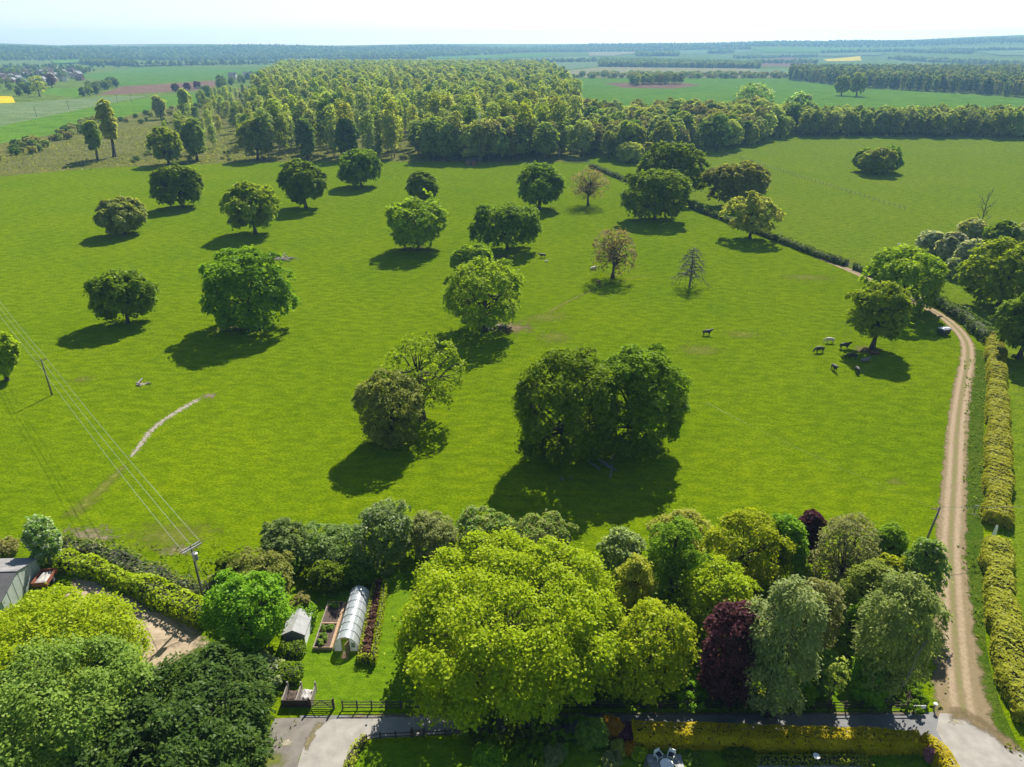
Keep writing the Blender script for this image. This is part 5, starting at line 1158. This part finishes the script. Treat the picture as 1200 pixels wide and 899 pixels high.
for j in range(13):
    z0 = j*2.0; r0, r1 = .9-.45*z0/26, .9-.45*(z0+2)/26
    for k in range(3): MB().bar((math.cos(k*2.09)*r0, math.sin(k*2.09)*r0, z0), (math.cos((k+1)*2.09)*r1, math.sin((k+1)*2.09)*r1, z0+2), .06, .06).build('brace', 'steel', ms)
MB().box(-.5,.5,-.2,.2,24.6,26.4).build('antenna', 'white_paint', ms)
# ------------------------------------------------------------------ far village and farm
hw = MB().box(-5,5,-3.6,3.6,0,5.2).add([(-5,-3.6,5.2),(-5,3.6,5.2),(-5,0,8.2)], [(0,1,2)]).add([(5,-3.6,5.2),(5,3.6,5.2),(5,0,8.2)], [(0,2,1)])
HW = {m: hw.mesh('wall', m) for m in ('render_wall', 'brick')}
rf = MB().add([(-5.3,-4.1,4.85),(5.3,-4.1,4.85),(5.3,0,8.35),(-5.3,0,8.35),(5.3,4.1,4.85),(-5.3,4.1,4.85)], [(0,1,2,3),(3,2,4,5)]); HR = {m: rf.mesh('roof', m) for m in ('tile_roof', 'slate_roof')}
HC = MB().box(3.2,4.0,-.4,.4,7.6,9.3).mesh('chimney', 'brick'); HD = MB().box(-.5,.5,-3.66,-3.6,0,2.1).mesh('door', 'timber_dark')
HWN = MB().box(-.6,.6,-3.65,-3.6,0,1.2).mesh('window', 'dark_metal')
def house(label, px, py, rz, wm, rm, s=1.0, group='village houses'):
    p = at(px, py); o = thing('house', label, 'house', p, rz, group); o.scale = (s, s, s)
    link('wall', HW[wm], o); link('roof', HR[rm], o); link('chimney', HC, o); link('door', HD, o)
    for x, z in ((-3.2, 1), (3.2, 1), (-3.2, 3.4), (0, 3.4), (3.2, 3.4)): link('window', HWN, o, (x, 0, z))
rng = random.Random(12)
for k in range(46):
    t = k/45; px = -8+104*t+rng.uniform(-4, 4); py = rng.uniform(88, 101)-6*t+rng.uniform(-1, 1)
    house('small house among the trees of the far village', px, py, rng.uniform(-.6, .6)+(0 if k % 2 else 1.57), 'render_wall' if k % 3 else 'brick', 'tile_roof' if k % 2 else 'slate_roof', rng.uniform(1.0, 1.35))
for lab, px, py, rz, wm, rm, s in [('left pale-roofed building of the far farmstead', 273,93,.1,'render_wall','slate_roof',1.5), ('tall dark-roofed house of the far farmstead', 291,93,.3,'render_wall','slate_roof',1.7), ('white low building at the right of the far farmstead', 302,95,1.2,'render_wall','tile_roof',1.3), ('small white building by the purple trees of the farmstead', 233,104,.4,'render_wall','slate_roof',.8)]:
    house(lab, px, py, rz, wm, rm, s, 'farmstead buildings')
for k, (lab, x0, x1, yt, b) in enumerate([('leftmost purple tree in front of the ploughed field', 200,210,98,(205,108)), ('middle purple tree in front of the ploughed field', 214,224,97,(219,106)), ('right purple tree in front of the ploughed field', 225,236,95,(231,104)), ('purple tree among the village houses', 52,66,86,(59,103))]):
    place('t', lab, x0, x1, yt, b, leaf='copper', zf=.1, seed=880+k, name='purple_tree', nl=18, cl=8, lv=8, lobe=.45, ls=1.2)
for k, (lab, x0, x1, yt, b) in enumerate([('large rounded light green tree in front of the village', 32,54,88,(43,113)), ('dark conifer-like tree left of the farmstead', 252,267,91,(260,107)), ('dark tree standing alone left of the slender wood', 233,247,100,(241,116))]):
    place('t', lab, x0, x1, yt, b, leaf='pale' if k == 0 else 'darkwood', zf=.08, seed=890+k, name='field_tree', nl=18, cl=8, lv=8, lobe=.45, ls=1.2)
# ------------------------------------------------------------------ rough growth nobody could count
def tufts(name, label, polys, dens, leaf, hgt, ls, seed):
    rng = np.random.default_rng(seed); PP = []
    for poly in polys:
        P = [at(*p) for p in poly]; x0, x1, y0, y1 = min(p.x for p in P), max(p.x for p in P), min(p.y for p in P), max(p.y for p in P)
        n = int((x1-x0)*(y1-y0)*dens); X, Y = rng.uniform(x0, x1, n), rng.uniform(y0, y1, n); k = inpoly(X, Y, P); X, Y = X[k], Y[k]
        q = np.sin(X*.9+seed)*np.cos(Y*1.1)+np.sin(X*2.3+Y*1.7)*.7+rng.normal(size=len(X))*.5; k = q > .25; PP.append(np.stack([X[k], Y[k], rng.uniform(.03, hgt, k.sum())], 1))
    P = np.concatenate(PP); Nn = unit(rdir(rng, len(P))+[0, 0, .5]); V, Q = leaf_quads(P, Nn, ls, rng, 1.8); V[:, 2] = np.maximum(V[:, 2], .015)
    tag(link(name, mesh_np(name, V, Q, 'leaf_'+leaf, None, rng.uniform(0, 1, len(Q)))), label, None, None, 'stuff')
tufts('rough_growth', 'nettles and rough growth along the pasture edge by the hedges', [[(70,628),(240,690),(300,690),(300,640),(200,640),(90,622)], [(1122,640),(1160,640),(1190,800),(1170,830),(1140,740)], [(1130,420),(1155,420),(1160,620),(1128,600)], [(1100,640),(1108,640),(1112,830),(1100,832)], [(1142,846),(1160,850),(1215,892),(1215,899),(1200,894)], [(318,836),(355,836),(340,870),(312,890)]], 6, 'nettle', .3, .22, 91)
tufts('rough_growth', 'tall straw-coloured grass and brambles on the thinned ground', [[(0,205),(300,189),(560,190),(560,184),(300,178),(260,150),(160,150),(60,172),(0,185)]], .35, 'rough', .7, .7, 92)
tufts('rough_growth', 'shaded ground cover under the garden trees', [[(700,700),(830,690),(1000,690),(1100,720),(1095,828),(740,828)], [(300,690),(420,665),(530,660),(520,690),(400,700),(340,720)]], 6, 'nettle', .5, .3, 93)
tufts('rough_growth', 'leafy flower border in the shade below the golden hedge', [[(640,872),(742,872),(1085,880),(1100,905),(640,905)]], 9, 'nettle', .4, .2, 94)
# young planting: rows of pale tree guards
rng = np.random.default_rng(5); X, Y = scatter([(8,203),(120,192),(230,184),(230,160),(150,160),(60,176),(8,190)], 3.4, 55, .12); k = rng.uniform(size=len(X)) < .8; X, Y = X[k], Y[k]
gv = np.array([(-.06,-.06,0),(.06,-.06,0),(.06,.06,0),(-.06,.06,0),(-.06,-.06,1.1),(.06,-.06,1.1),(.06,.06,1.1),(-.06,.06,1.1)]); gf = np.array([(4,5,6,7),(0,1,5,4),(1,2,6,5),(2,3,7,6),(3,0,4,7)])
V = (gv[None]+np.stack([X, Y, 0*X], 1)[:, None]).reshape(-1, 3); Q = (gf[None]+8*np.arange(len(X))[:, None, None]).reshape(-1, 4)
tag(link('tree_guards', mesh_np('tree_guards', V, Q, 'timber_grey')), 'rows of small pale tree guards on the young planting', None, None, 'stuff')
# ------------------------------------------------------------------ the air
m, ns, ls = newmat('haze')
pv = ns.new('ShaderNodeVolumePrincipled'); pv.inputs['Color'].default_value = (.34, .66, 1.0, 1); pv.inputs['Density'].default_value = 1.0e-4
pv.inputs['Anisotropy'].default_value = .2
ls.new(pv.outputs[0], N(ns, 'OutputMaterial').inputs['Volume'])
tag(MB().box(-9100, 9100, -9100, 9100, -1.2, 215).build('haze', 'haze'), 'pale summer haze over the whole valley', None, None, 'stuff')
